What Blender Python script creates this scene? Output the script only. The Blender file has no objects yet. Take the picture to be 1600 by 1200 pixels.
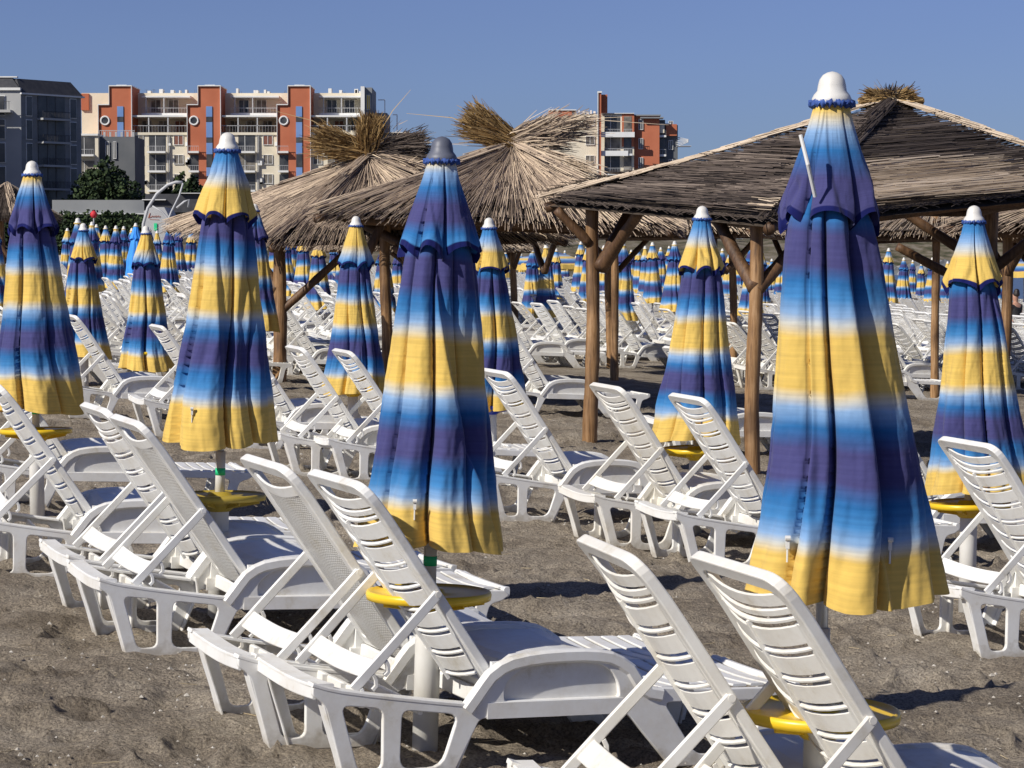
import bpy, math, random
import numpy as np
from mathutils import Vector, Matrix, Euler
random.seed(7); rng = np.random.default_rng(7)
R = math.radians; PI = math.pi; V3 = Vector
scene = bpy.context.scene
col = scene.collection
FPX = 3800.0; EYE = 1.78; HOR = 400.0
PITCH = math.atan(200.0/FPX)

# ------------------------------------------------------------------ helpers
def pt(px, py, D):
    """world point at depth y = D seen at pixel (px, py) of the 1600x1200 photo"""
    xc = (px-800.0)/FPX; yc = (600.0-py)/FPX
    fy = math.cos(PITCH) + yc*math.sin(PITCH); fz = -math.sin(PITCH) + yc*math.cos(PITCH)
    k = D/fy
    return Vector((xc*k, D, EYE+fz*k))

def vnoise(x, y, seed=0):
    xi = np.floor(x).astype(np.int64); yi = np.floor(y).astype(np.int64)
    xf = x-xi; yf = y-yi
    u = xf*xf*(3-2*xf); v = yf*yf*(3-2*yf)
    def h(a, b):
        n = (a*374761393 + b*668265263 + seed*974634777) & 0xffffffff
        n = ((n ^ (n >> 13))*1274126177) & 0xffffffff
        return ((n ^ (n >> 16)) & 0xffff)/65535.0
    return (h(xi, yi)*(1-u)+h(xi+1, yi)*u)*(1-v) + (h(xi, yi+1)*(1-u)+h(xi+1, yi+1)*u)*v

def sm(t):
    t = np.clip(t, 0, 1); return t*t*(3-2*t)

def ground_base(x, y):
    x = np.asarray(x, float); y = np.asarray(y, float)
    b = -0.045*np.clip(x, -40, 90)
    b = np.where(x > 24, b - 0.03*np.clip(x-24, 0, 40), b)
    bank = sm((y-148)/30.0)*sm((30+(y-150)*0.02-x)/9.0)
    b = b*(1-bank) + 3.05*bank
    b2 = sm((y-430)/60.0)
    return b*(1-b2) + np.maximum(b, 5.6)*b2
def gz(x, y): return float(ground_base(x, y))

def link(o):
    col.objects.link(o); return o
def empty(name, loc, rot=None):
    o = bpy.data.objects.new(name, None); o.empty_display_size = .1
    link(o)
    if rot is None: o.location = loc
    else: o.matrix_world = Matrix.Translation(loc) @ rot
    return o
def tag(o, label=None, cat=None, group=None, kind=None):
    if label: o['label'] = label
    if cat: o['category'] = cat
    if group: o['group'] = group
    if kind: o['kind'] = kind
    return o
def copy_tree(o, parent=None):
    c = o.copy(); col.objects.link(c); c.parent = parent
    for ch in [q for q in o.children]: copy_tree(ch, c)
    return c

class MB:
    def __init__(s): s.v = []; s.f = []; s.m = []
    def add(s, vs, fs, mi=0):
        b = len(s.v); s.v += [tuple(p) for p in vs]; s.f += [tuple(i+b for i in f) for f in fs]; s.m += [mi]*len(fs)
    def box(s, lo, hi, mi=0, M=None):
        x0,y0,z0 = lo; x1,y1,z1 = hi
        vs = [Vector(p) for p in ((x0,y0,z0),(x1,y0,z0),(x1,y1,z0),(x0,y1,z0),(x0,y0,z1),(x1,y0,z1),(x1,y1,z1),(x0,y1,z1))]
        if M: vs = [M @ p for p in vs]
        s.add(vs, [(0,3,2,1),(4,5,6,7),(0,1,5,4),(1,2,6,5),(2,3,7,6),(3,0,4,7)], mi)
    def cbox(s, c, d, mi=0, M=None):
        s.box((c[0]-d[0]/2,c[1]-d[1]/2,c[2]-d[2]/2),(c[0]+d[0]/2,c[1]+d[1]/2,c[2]+d[2]/2),mi,M)
    def ring(s, rings, closed=True, cap=True, mi=0):
        """rings: list of equal-length loops"""
        n = len(rings[0]); vs = [p for r in rings for p in r]; fs = []
        for i in range(len(rings)-1):
            for j in range(n if closed else n-1):
                k = (j+1) % n
                fs.append((i*n+j, i*n+k, (i+1)*n+k, (i+1)*n+j))
        if cap:
            fs.append(tuple(range(n-1,-1,-1))); b = (len(rings)-1)*n; fs.append(tuple(range(b, b+n)))
        s.add(vs, fs, mi)
    def tube(s, path, r, n=10, mi=0, cap=True):
        path = [Vector(p) for p in path]; rs = r if isinstance(r, (list,tuple)) else [r]*len(path)
        rings = []; side = None
        for i, p in enumerate(path):
            t = (path[min(i+1,len(path)-1)]-path[max(i-1,0)]).normalized()
            if side is None:
                side = t.orthogonal().normalized()
            side = (side - t*side.dot(t)).normalized()
            up = t.cross(side)
            rings.append([p + (side*math.cos(2*PI*k/n)+up*math.sin(2*PI*k/n))*rs[i] for k in range(n)])
        s.ring(rings, cap=cap, mi=mi)
    def lathe(s, prof, n=24, c=(0,0), mi=0):
        rings = [[Vector((c[0]+r*math.cos(2*PI*k/n), c[1]+r*math.sin(2*PI*k/n), z)) for k in range(n)] for r, z in prof]
        s.ring(rings, mi=mi)
    def sweep(s, path, side, a, b, ch=.003, mi=0):
        """rectangular (chamfered) section: a along 'side', b along the normal of the path"""
        path = [Vector(p) for p in path]; side = Vector(side).normalized(); rings = []
        for i, p in enumerate(path):
            t = (path[min(i+1,len(path)-1)]-path[max(i-1,0)]).normalized()
            n = t.cross(side).normalized()
            A = (a[i] if isinstance(a,(list,tuple)) else a)/2; B = (b[i] if isinstance(b,(list,tuple)) else b)/2; c = min(ch, A*.6, B*.6)
            rings.append([p+side*x+n*y for x, y in ((-A+c,-B),(A-c,-B),(A,-B+c),(A,B-c),(A-c,B),(-A+c,B),(-A,B-c),(-A,-B+c))])
        s.ring(rings, mi=mi)
    def mesh(s, name, mats, smooth=False):
        me = bpy.data.meshes.new(name); me.from_pydata(s.v, [], s.f)
        for m in (mats if isinstance(mats,(list,tuple)) else [mats]): me.materials.append(m)
        me.polygons.foreach_set('material_index', s.m)
        if smooth: me.polygons.foreach_set('use_smooth', [True]*len(me.polygons))
        me.update(); return me
    def build(s, name, mats, parent=None, smooth=False):
        o = bpy.data.objects.new(name, s.mesh(name, mats, smooth)); link(o)
        if parent: o.parent = parent
        return o

def resample(pts, step):
    out = []
    n = len(pts)
    for i in range(n):
        a = Vector(pts[i]); b = Vector(pts[(i+1)%n]); k = max(1, int((b-a).length/step))
        for j in range(k): out.append(a.lerp(b, j/k))
    return out
def rounded(pts, r=.02, seg=4):
    out = []; n = len(pts)
    for i in range(n):
        p = Vector(pts[i][:2]); rr = pts[i][2] if len(pts[i]) > 2 else r
        a = Vector(pts[i-1][:2]); b = Vector(pts[(i+1)%n][:2])
        da = a-p; db = b-p
        ra = min(rr, da.length*.45); rb = min(rr, db.length*.45)
        A = p+da.normalized()*ra; B = p+db.normalized()*rb
        for k in range(seg+1):
            t = k/seg; out.append(A*(1-t)**2 + p*2*t*(1-t) + B*t*t)
    return out
def plate(mb, outer, holes, thick, M, bev=.004, mi=0, bend=None):
    cu = bpy.data.curves.new('tmp', 'CURVE'); cu.dimensions = '2D'; cu.fill_mode = 'BOTH'
    cu.extrude = thick/2-bev; cu.bevel_depth = bev; cu.bevel_resolution = 1; cu.offset = -bev
    for loop in [outer]+list(holes):
        sp = cu.splines.new('POLY'); sp.points.add(len(loop)-1); sp.use_cyclic_u = True
        for i, p in enumerate(loop): sp.points[i].co = (p[0], p[1], 0, 1)
    o = bpy.data.objects.new('tmp', cu); link(o)
    dg = bpy.context.evaluated_depsgraph_get(); dg.update()
    me = bpy.data.meshes.new_from_object(o.evaluated_get(dg))
    vs = [v.co.copy() for v in me.vertices]
    if bend: vs = [bend(v) for v in vs]
    mb.add([M @ v for v in vs], [tuple(p.vertices) for p in me.polygons], mi)
    bpy.data.objects.remove(o); bpy.data.curves.remove(cu); bpy.data.meshes.remove(me)

# ------------------------------------------------------------------ materials
def newmat(name):
    m = bpy.data.materials.new(name); m.use_nodes = True
    nt = m.node_tree; return m, nt, nt.nodes['Principled BSDF']
def N(nt, t, **kw):
    n = nt.nodes.new(t)
    for k, v in kw.items(): setattr(n, k, v)
    return n
def ramp(nt, stops, interp='LINEAR'):
    n = nt.nodes.new('ShaderNodeValToRGB'); cr = n.color_ramp; cr.interpolation = interp
    cr.elements[0].position = stops[0][0]; cr.elements[0].color = (*stops[0][1], 1)
    cr.elements[1].position = stops[-1][0]; cr.elements[1].color = (*stops[-1][1], 1)
    for p, c in stops[1:-1]:
        e = cr.elements.new(p); e.color = (*c, 1)
    return n
def noisy(name, c0, c1, scale=5, rough=.7, bump=0, bscale=None, stretch=None, metal=0, spec=.5, detail=5, dist=.02):
    m, nt, b = newmat(name); L = nt.links
    tc = N(nt, 'ShaderNodeTexCoord'); mp = N(nt, 'ShaderNodeMapping'); L.new(tc.outputs['Object'], mp.inputs[0])
    if stretch: mp.inputs['Scale'].default_value = stretch
    no = N(nt, 'ShaderNodeTexNoise'); no.inputs['Scale'].default_value = scale; no.inputs['Detail'].default_value = detail
    L.new(mp.outputs[0], no.inputs['Vector'])
    rp = ramp(nt, [(.3, c0), (.7, c1)]); L.new(no.outputs['Fac'], rp.inputs[0]); L.new(rp.outputs[0], b.inputs['Base Color'])
    b.inputs['Roughness'].default_value = rough; b.inputs['Metallic'].default_value = metal
    b.inputs['Specular IOR Level'].default_value = spec
    if bump:
        n2 = N(nt, 'ShaderNodeTexNoise'); n2.inputs['Scale'].default_value = bscale or scale*4; n2.inputs['Detail'].default_value = 6
        L.new(mp.outputs[0], n2.inputs['Vector'])
        bp = N(nt, 'ShaderNodeBump'); bp.inputs['Strength'].default_value = bump; bp.inputs['Distance'].default_value = dist
        L.new(n2.outputs['Fac'], bp.inputs['Height']); L.new(bp.outputs[0], b.inputs['Normal'])
    return m

def plastic(name, weave=False, tint=(.80,.80,.775)):
    m, nt, b = newmat(name); L = nt.links
    tc = N(nt, 'ShaderNodeTexCoord')
    no = N(nt, 'ShaderNodeTexNoise'); no.inputs['Scale'].default_value = 6; no.inputs['Detail'].default_value = 8; no.inputs['Roughness'].default_value = .7
    oi = N(nt, 'ShaderNodeObjectInfo'); va = N(nt, 'ShaderNodeVectorMath', operation='ADD')
    cx = N(nt, 'ShaderNodeCombineXYZ'); mu = N(nt, 'ShaderNodeMath', operation='MULTIPLY'); mu.inputs[1].default_value = 37
    L.new(oi.outputs['Random'], mu.inputs[0]); L.new(mu.outputs[0], cx.inputs[0])
    L.new(tc.outputs['Object'], va.inputs[0]); L.new(cx.outputs[0], va.inputs[1]); L.new(va.outputs[0], no.inputs['Vector'])
    rp = ramp(nt, [(.30, tuple(c*k for c, k in zip(tint, (.76,.71,.61)))), (.42, tuple(c*k for c, k in zip(tint, (.93,.91,.88)))), (.58, tint)]); L.new(no.outputs['Fac'], rp.inputs[0])
    # sand dust on the feet (local height in metres)
    sx = N(nt, 'ShaderNodeSeparateXYZ'); L.new(tc.outputs['Object'], sx.inputs[0])
    n3 = N(nt, 'ShaderNodeTexNoise'); n3.inputs['Scale'].default_value = 30; n3.inputs['Detail'].default_value = 6; L.new(va.outputs[0], n3.inputs['Vector'])
    ma = N(nt, 'ShaderNodeMath', operation='MULTIPLY_ADD'); ma.inputs[1].default_value = .16; L.new(n3.outputs['Fac'], ma.inputs[0]); L.new(sx.outputs['Z'], ma.inputs[2])
    mr = N(nt, 'ShaderNodeMapRange'); mr.inputs['From Min'].default_value = .09; mr.inputs['From Max'].default_value = .16
    mr.inputs['To Min'].default_value = .75; mr.inputs['To Max'].default_value = 0; L.new(ma.outputs[0], mr.inputs['Value'])
    mx = N(nt, 'ShaderNodeMix', data_type='RGBA'); L.new(mr.outputs[0], mx.inputs['Factor']); L.new(rp.outputs[0], mx.inputs['A']); mx.inputs['B'].default_value = (.44,.40,.33,1)
    last = mx.outputs['Result']
    b.inputs['Roughness'].default_value = .38; b.inputs['Specular IOR Level'].default_value = .45
    if weave:
        uv = N(nt, 'ShaderNodeUVMap')
        br = N(nt, 'ShaderNodeTexBrick'); br.inputs['Scale'].default_value = 1; br.inputs['Brick Width'].default_value = .016; br.inputs['Row Height'].default_value = .008
        br.inputs['Mortar Size'].default_value = .0016; br.inputs['Mortar Smooth'].default_value = .8
        br.inputs['Color1'].default_value = (1,1,1,1); br.inputs['Color2'].default_value = (.93,.93,.93,1); br.inputs['Mortar'].default_value = (.42,.40,.36,1)
        L.new(uv.outputs[0], br.inputs['Vector'])
        m2 = N(nt, 'ShaderNodeMix', data_type='RGBA', blend_type='MULTIPLY'); m2.inputs['Factor'].default_value = 1
        L.new(last, m2.inputs['A']); L.new(br.outputs['Color'], m2.inputs['B']); last = m2.outputs['Result']
        bp = N(nt, 'ShaderNodeBump'); bp.inputs['Strength'].default_value = .8; bp.inputs['Distance'].default_value = .004
        L.new(br.outputs['Fac'], bp.inputs['Height']); bp.invert = True; L.new(bp.outputs[0], b.inputs['Normal'])
    else:
        bp = N(nt, 'ShaderNodeBump'); bp.inputs['Strength'].default_value = .12; bp.inputs['Distance'].default_value = .004
        L.new(n3.outputs['Fac'], bp.inputs['Height']); L.new(bp.outputs[0], b.inputs['Normal'])
    L.new(last, b.inputs['Base Color'])
    return m
M = {}
M['plastic'] = plastic('white_plastic'); M['weave'] = plastic('woven_plastic', True); M['cream_plastic'] = plastic('aged_white_plastic', False, (.79,.775,.72))

YEL=(.78,.54,.135); PAL=(.60,.60,.54); LBL=(.25,.41,.65); BLU=(.026,.155,.40); PUR=(.070,.070,.205); NAV=(.008,.012,.10); MBL=(.06,.24,.53)
def cloth(name, stops, seedoff=0):
    m, nt, b = newmat(name); L = nt.links
    uv = N(nt, 'ShaderNodeUVMap'); sx = N(nt, 'ShaderNodeSeparateXYZ'); L.new(uv.outputs[0], sx.inputs[0])
    tc = N(nt, 'ShaderNodeTexCoord')
    no = N(nt, 'ShaderNodeTexNoise'); no.inputs['Scale'].default_value = 3; L.new(tc.outputs['Object'], no.inputs['Vector'])
    ma = N(nt, 'ShaderNodeMath', operation='MULTIPLY_ADD'); ma.inputs[1].default_value = .05; L.new(no.outputs['Fac'], ma.inputs[0]); L.new(sx.outputs['Y'], ma.inputs[2])
    su = N(nt, 'ShaderNodeMath', operation='SUBTRACT'); su.inputs[1].default_value = .025; L.new(ma.outputs[0], su.inputs[0])
    rp = ramp(nt, stops); L.new(su.outputs[0], rp.inputs[0])
    # printed thread streaks running round the cloth
    mp = N(nt, 'ShaderNodeMapping'); mp.inputs['Scale'].default_value = (2.5, 70, 1); L.new(uv.outputs[0], mp.inputs[0])
    n2 = N(nt, 'ShaderNodeTexNoise'); n2.inputs['Scale'].default_value = 1.6; n2.inputs['Detail'].default_value = 3; L.new(mp.outputs[0], n2.inputs['Vector'])
    r2 = ramp(nt, [(.3,(.86,.86,.88)),(.65,(1.04,1.04,1.03))]); L.new(n2.outputs['Fac'], r2.inputs[0])
    mx = N(nt, 'ShaderNodeMix', data_type='RGBA', blend_type='MULTIPLY'); mx.inputs['Factor'].default_value = 1
    L.new(rp.outputs[0], mx.inputs['A']); L.new(r2.outputs[0], mx.inputs['B'])
    n4 = N(nt, 'ShaderNodeTexNoise'); n4.inputs['Scale'].default_value = 5; n4.inputs['Detail'].default_value = 6; L.new(tc.outputs['Object'], n4.inputs['Vector'])
    r4 = ramp(nt, [(.3,(.88,.87,.86)),(.6,(1,1,1))]); L.new(n4.outputs['Fac'], r4.inputs[0])
    m3 = N(nt, 'ShaderNodeMix', data_type='RGBA', blend_type='MULTIPLY'); m3.inputs['Factor'].default_value = 1
    L.new(mx.outputs['Result'], m3.inputs['A']); L.new(r4.outputs[0], m3.inputs['B'])
    L.new(m3.outputs['Result'], b.inputs['Base Color'])
    b.inputs['Roughness'].default_value = .9; b.inputs['Specular IOR Level'].default_value = .12
    b.inputs['Sheen Weight'].default_value = .15
    n3 = N(nt, 'ShaderNodeTexNoise'); n3.inputs['Scale'].default_value = 9; n3.inputs['Detail'].default_value = 4; L.new(tc.outputs['Object'], n3.inputs['Vector'])
    bp = N(nt, 'ShaderNodeBump'); bp.inputs['Strength'].default_value = .35; bp.inputs['Distance'].default_value = .02
    L.new(n3.outputs['Fac'], bp.inputs['Height']); L.new(bp.outputs[0], b.inputs['Normal'])
    tr = N(nt, 'ShaderNodeBsdfTranslucent'); L.new(m3.outputs['Result'], tr.inputs[0])
    ms = N(nt, 'ShaderNodeMixShader'); ms.inputs[0].default_value = .12
    out = nt.nodes['Material Output']; L.new(b.outputs[0], ms.inputs[1]); L.new(tr.outputs[0], ms.inputs[2]); L.new(ms.outputs[0], out.inputs[0])
    return m
def banded(sh):
    s = [(0,PUR),(.20,BLU),(.235,BLU),(.27,PUR),(.335,PUR),(.37,BLU),(.40,MBL),(.43,LBL),(.45,PAL),(.475,YEL),(.575,YEL),(.60,PAL),(.617,LBL),(.655,BLU),(.70,PUR),(.76,PUR),(.80,BLU),(.835,MBL),(.868,LBL),(.885,PAL),(.905,YEL),(1,YEL)]
    return [(min(1,max(0,p+sh*(0 if p in (0,1) else 1))),c) for p,c in s]
M['canopy'] = [cloth('striped_cloth', banded(0)), cloth('striped_cloth_high', banded(-.035)), cloth('striped_cloth_low', banded(.02))]
M['flap'] = {
 'yb': cloth('flap_yellow_to_purple', [(0,YEL),(.10,YEL),(.20,PAL),(.28,LBL),(.44,BLU),(.68,PUR),(.935,PUR),(.945,NAV),(1,NAV)]),
 'by': cloth('flap_blue_to_yellow', [(0,BLU),(.18,MBL),(.34,LBL),(.48,PAL),(.60,YEL),(.935,YEL),(.945,NAV),(1,NAV)]),
 'bp': cloth('flap_purple_to_blue', [(0,YEL),(.04,YEL),(.09,PAL),(.17,LBL),(.33,BLU),(.52,PUR),(.70,PUR),(.84,BLU),(.925,MBL),(.94,NAV),(1,NAV)]),
 'yw': cloth('flap_yellow_to_white', [(0,YEL),(.50,YEL),(.68,PAL),(.82,LBL),(.93,MBL),(.945,NAV),(1,NAV)]),
}
M['finial'] = noisy('finial_white', (.62,.60,.55), (.72,.71,.67), 8, .45)
M['finial_grey'] = noisy('finial_grey', (.08,.09,.12), (.13,.14,.18), 8, .5)
M['pole'] = noisy('pole_metal', (.45,.47,.50), (.60,.62,.64), 10, .35, metal=.6)
M['tube'] = noisy('tube_white', (.62,.60,.54), (.74,.73,.69), 7, .5)
M['green'] = noisy('green_sticker', (.02,.55,.22), (.03,.65,.28), 8, .5)
M['yellow'] = noisy('yellow_plastic', (.72,.46,.015), (.83,.56,.025), 4, .35)
M['bluep'] = noisy('blue_plastic', (.012,.03,.30), (.02,.05,.42), 4, .35)
M['skyblue'] = noisy('sky_blue_cloth', (.03,.25,.75), (.05,.32,.85), 4, .7)

def wood(name, a, b_, c):
    m, nt, b = newmat(name); L = nt.links
    tc = N(nt,'ShaderNodeTexCoord'); uv = N(nt,'ShaderNodeUVMap')
    mp = N(nt,'ShaderNodeMapping'); mp.inputs['Scale'].default_value = (26,26,1.6); L.new(tc.outputs['Object'], mp.inputs[0])
    no = N(nt,'ShaderNodeTexNoise'); no.inputs['Scale'].default_value = 1.6; no.inputs['Detail'].default_value = 8; no.inputs['Roughness'].default_value=.65; L.new(mp.outputs[0], no.inputs['Vector'])
    rp = ramp(nt, [(.28,a),(.48,b_),(.72,c)]); L.new(no.outputs['Fac'], rp.inputs[0])
    n2 = N(nt,'ShaderNodeTexNoise'); n2.inputs['Scale'].default_value = 2.2; n2.inputs['Detail'].default_value = 4; L.new(tc.outputs['Object'], n2.inputs['Vector'])
    r2 = ramp(nt, [(.35,(.45,.42,.4)),(.6,(1,1,1))]); L.new(n2.outputs['Fac'], r2.inputs[0])
    mx = N(nt,'ShaderNodeMix',data_type='RGBA',blend_type='MULTIPLY'); mx.inputs['Factor'].default_value=1
    L.new(rp.outputs[0], mx.inputs['A']); L.new(r2.outputs[0], mx.inputs['B']); L.new(mx.outputs['Result'], b.inputs['Base Color'])
    bp = N(nt,'ShaderNodeBump'); bp.inputs['Strength'].default_value=.5; bp.inputs['Distance'].default_value=.01; L.new(no.outputs['Fac'], bp.inputs['Height']); L.new(bp.outputs[0], b.inputs['Normal'])
    b.inputs['Roughness'].default_value=.6
    return m
M['wood'] = wood('log_wood', (.06,.028,.010), (.29,.155,.06), (.46,.29,.15))
M['darkwood'] = wood('brace_wood', (.05,.025,.012), (.12,.06,.025), (.20,.11,.05))

def straw(name, stops, rough=.8):
    m, nt, b = newmat(name); L = nt.links
    at = N(nt,'ShaderNodeAttribute', attribute_name='tone')
    rp = ramp(nt, stops); L.new(at.outputs['Fac'], rp.inputs[0]); L.new(rp.outputs[0], b.inputs['Base Color'])
    b.inputs['Roughness'].default_value = rough; b.inputs['Specular IOR Level'].default_value=.25
    return m
M['straw'] = straw('reed_straw', [(0,(.08,.058,.045)),(.3,(.27,.205,.155)),(.65,(.50,.39,.285)),(1,(.72,.58,.41))])
M['gold'] = straw('golden_reed', [(0,(.07,.04,.015)),(.4,(.25,.155,.06)),(.8,(.42,.28,.12)),(1,(.60,.44,.22))])
M['dark'] = straw('weathered_reed', [(0,(.025,.019,.016)),(.5,(.088,.068,.057)),(.85,(.155,.122,.10)),(1,(.26,.21,.17))])
M['pale'] = straw('pale_reed', [(0,(.30,.225,.155)),(.4,(.52,.415,.30)),(1,(.72,.60,.46))])
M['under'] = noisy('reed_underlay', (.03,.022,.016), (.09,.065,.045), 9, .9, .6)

def sand():
    m, nt, b = newmat('dark_sand'); L = nt.links
    tc = N(nt,'ShaderNodeTexCoord')
    n1 = N(nt,'ShaderNodeTexNoise'); n1.inputs['Scale'].default_value=1.3; n1.inputs['Detail'].default_value=10; n1.inputs['Roughness'].default_value=.72; L.new(tc.outputs['Object'], n1.inputs['Vector'])
    r1 = ramp(nt,[(.34,(.20,.165,.125)),(.5,(.31,.265,.208)),(.66,(.44,.385,.31))]); L.new(n1.outputs['Fac'], r1.inputs[0])
    n2 = N(nt,'ShaderNodeTexNoise'); n2.inputs['Scale'].default_value=95; n2.inputs['Detail'].default_value=3; L.new(tc.outputs['Object'], n2.inputs['Vector'])
    r2 = ramp(nt,[(.34,(.58,.56,.55)),(.48,(.95,.95,.95)),(.66,(1.32,1.30,1.25))]); L.new(n2.outputs['Fac'], r2.inputs[0])
    mx = N(nt,'ShaderNodeMix',data_type='RGBA',blend_type='MULTIPLY'); mx.inputs['Factor'].default_value=1
    L.new(r1.outputs[0], mx.inputs['A']); L.new(r2.outputs[0], mx.inputs['B'])
    vo = N(nt,'ShaderNodeTexVoronoi'); vo.inputs['Scale'].default_value=42; L.new(tc.outputs['Object'], vo.inputs['Vector'])
    r3 = ramp(nt,[(.07,(1,1,1)),(.12,(0,0,0))]); L.new(vo.outputs['Distance'], r3.inputs[0])
    n5 = N(nt,'ShaderNodeTexNoise'); n5.inputs['Scale'].default_value=8; L.new(tc.outputs['Object'], n5.inputs['Vector'])
    r5 = ramp(nt,[(.45,(0,0,0)),(.62,(1,1,1))]); L.new(n5.outputs['Fac'], r5.inputs[0])
    mm = N(nt,'ShaderNodeMath',operation='MULTIPLY'); L.new(r3.outputs[0], mm.inputs[0]); L.new(r5.outputs[0], mm.inputs[1])
    m2 = N(nt,'ShaderNodeMix',data_type='RGBA'); L.new(mm.outputs[0], m2.inputs['Factor']); L.new(mx.outputs['Result'], m2.inputs['A']); m2.inputs['B'].default_value=(.50,.46,.40,1)
    # greyer scrub on the far bank
    sx = N(nt,'ShaderNodeSeparateXYZ'); L.new(tc.outputs['Object'], sx.inputs[0])
    mr = N(nt,'ShaderNodeMapRange'); mr.inputs['From Min'].default_value=120; mr.inputs['From Max'].default_value=160; L.new(sx.outputs['Y'], mr.inputs['Value'])
    n6 = N(nt,'ShaderNodeTexNoise'); n6.inputs['Scale'].default_value=.5; n6.inputs['Detail'].default_value=9; L.new(tc.outputs['Object'], n6.inputs['Vector'])
    r6 = ramp(nt,[(.35,(.05,.055,.028)),(.5,(.14,.12,.08)),(.65,(.22,.19,.15))]); L.new(n6.outputs['Fac'], r6.inputs[0])
    m3 = N(nt,'ShaderNodeMix',data_type='RGBA'); L.new(mr.outputs[0], m3.inputs['Factor']); L.new(m2.outputs['Result'], m3.inputs['A']); L.new(r6.outputs[0], m3.inputs['B'])
    L.new(m3.outputs['Result'], b.inputs['Base Color']); b.inputs['Roughness'].default_value=.95; b.inputs['Specular IOR Level'].default_value=.15
    n3 = N(nt,'ShaderNodeTexNoise'); n3.inputs['Scale'].default_value=22; n3.inputs['Detail'].default_value=8; n3.inputs['Roughness'].default_value=.7; L.new(tc.outputs['Object'], n3.inputs['Vector'])
    bp = N(nt,'ShaderNodeBump'); bp.inputs['Strength'].default_value=1.; bp.inputs['Distance'].default_value=.05; L.new(n3.outputs['Fac'], bp.inputs['Height'])
    L.new(bp.outputs[0], b.inputs['Normal'])
    return m
M['sand'] = sand()
def water():
    m, nt, b = newmat('sea_water'); L = nt.links
    tc = N(nt,'ShaderNodeTexCoord'); mp = N(nt,'ShaderNodeMapping'); mp.inputs['Scale'].default_value=(.35,1,1); L.new(tc.outputs['Object'], mp.inputs[0])
    no = N(nt,'ShaderNodeTexNoise'); no.inputs['Scale'].default_value=1.6; no.inputs['Detail'].default_value=6; L.new(mp.outputs[0], no.inputs['Vector'])
    rp = ramp(nt,[(.35,(.05,.09,.17)),(.65,(.11,.17,.28))]); L.new(no.outputs['Fac'], rp.inputs[0]); L.new(rp.outputs[0], b.inputs['Base Color'])
    b.inputs['Roughness'].default_value=.45
    bp = N(nt,'ShaderNodeBump'); bp.inputs['Strength'].default_value=.6; bp.inputs['Distance'].default_value=.2; L.new(no.outputs['Fac'], bp.inputs['Height']); L.new(bp.outputs[0], b.inputs['Normal'])
    return m
M['water'] = water()
M['cream'] = noisy('cream_render', (.66,.59,.44), (.76,.69,.55), .25, .9)
M['whitep'] = noisy('white_trim', (.68,.68,.66), (.78,.78,.75), .6, .8)
M['brick'] = noisy('red_render', (.42,.125,.06), (.50,.16,.08), .3, .9)
M['glass'] = noisy('dark_window', (.02,.024,.03), (.10,.10,.10), .5, .25)
M['curtain'] = noisy('curtained_window', (.05,.045,.04), (.30,.27,.22), .9, .5)
M['redshut'] = noisy('brown_shutter', (.16,.06,.04), (.22,.09,.06), 1, .7)
M['blueg'] = noisy('blue_glass', (.14,.25,.50), (.20,.32,.58), .3, .3)
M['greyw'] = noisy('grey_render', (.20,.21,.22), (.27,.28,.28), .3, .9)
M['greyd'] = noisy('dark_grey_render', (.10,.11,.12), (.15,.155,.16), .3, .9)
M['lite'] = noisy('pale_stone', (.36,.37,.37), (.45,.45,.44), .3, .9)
M['slate'] = noisy('slate_roof', (.03,.032,.04), (.055,.055,.06), 2, .7)
M['rail'] = noisy('steel_rail', (.40,.41,.42), (.5,.5,.5), 2, .5)
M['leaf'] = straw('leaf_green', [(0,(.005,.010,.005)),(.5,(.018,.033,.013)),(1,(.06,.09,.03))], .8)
M['bark'] = noisy('bark', (.05,.04,.03), (.10,.08,.06), 6, .9)

# ------------------------------------------------------------------ camera, light
cam = bpy.data.objects.new('camera', bpy.data.cameras.new('camera')); link(cam)
cam.location = (0,0,EYE); cam.rotation_euler = (PI/2-PITCH, 0, 0)
cam.data.sensor_width = 36; cam.data.lens = 36*FPX/1600; cam.data.clip_start = .1; cam.data.clip_end = 9000
scene.camera = cam
SUN_EL, SUN_AZ = R(36), R(39)     # shadows fall toward +x rotated by SUN_AZ to +y
w = bpy.data.worlds.new('World'); scene.world = w; w.use_nodes = True
nt = w.node_tree; bg = nt.nodes['Background']; sky = nt.nodes.new('ShaderNodeTexSky'); sky.sky_type = 'NISHITA'
sky.sun_disc = False; sky.sun_elevation = SUN_EL
tosun = Vector((-math.cos(SUN_AZ)*math.cos(SUN_EL), -math.sin(SUN_AZ)*math.cos(SUN_EL), math.sin(SUN_EL)))
sky.sun_rotation = math.atan2(tosun.x, tosun.y) % (2*PI)
sky.air_density = .80; sky.dust_density = .25; sky.ozone_density = 3.0
SKYMIX = nt.nodes.new('ShaderNodeHueSaturation'); SKYMIX.inputs['Saturation'].default_value = .80; SKYMIX.inputs['Hue'].default_value = .515
TINT = nt.nodes.new('ShaderNodeMix'); TINT.data_type='RGBA'; TINT.blend_type='MULTIPLY'; TINT.inputs['Factor'].default_value=1; TINT.inputs['B'].default_value=(.72,.86,1.24,1)
nt.links.new(sky.outputs[0], SKYMIX.inputs['Color']); nt.links.new(SKYMIX.outputs[0], TINT.inputs['A']); nt.links.new(TINT.outputs['Result'], bg.inputs[0])
tcw = nt.nodes.new('ShaderNodeTexCoord'); sxw = nt.nodes.new('ShaderNodeSeparateXYZ'); mrw = nt.nodes.new('ShaderNodeMapRange'); nzw = nt.nodes.new('ShaderNodeTexNoise')
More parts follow.
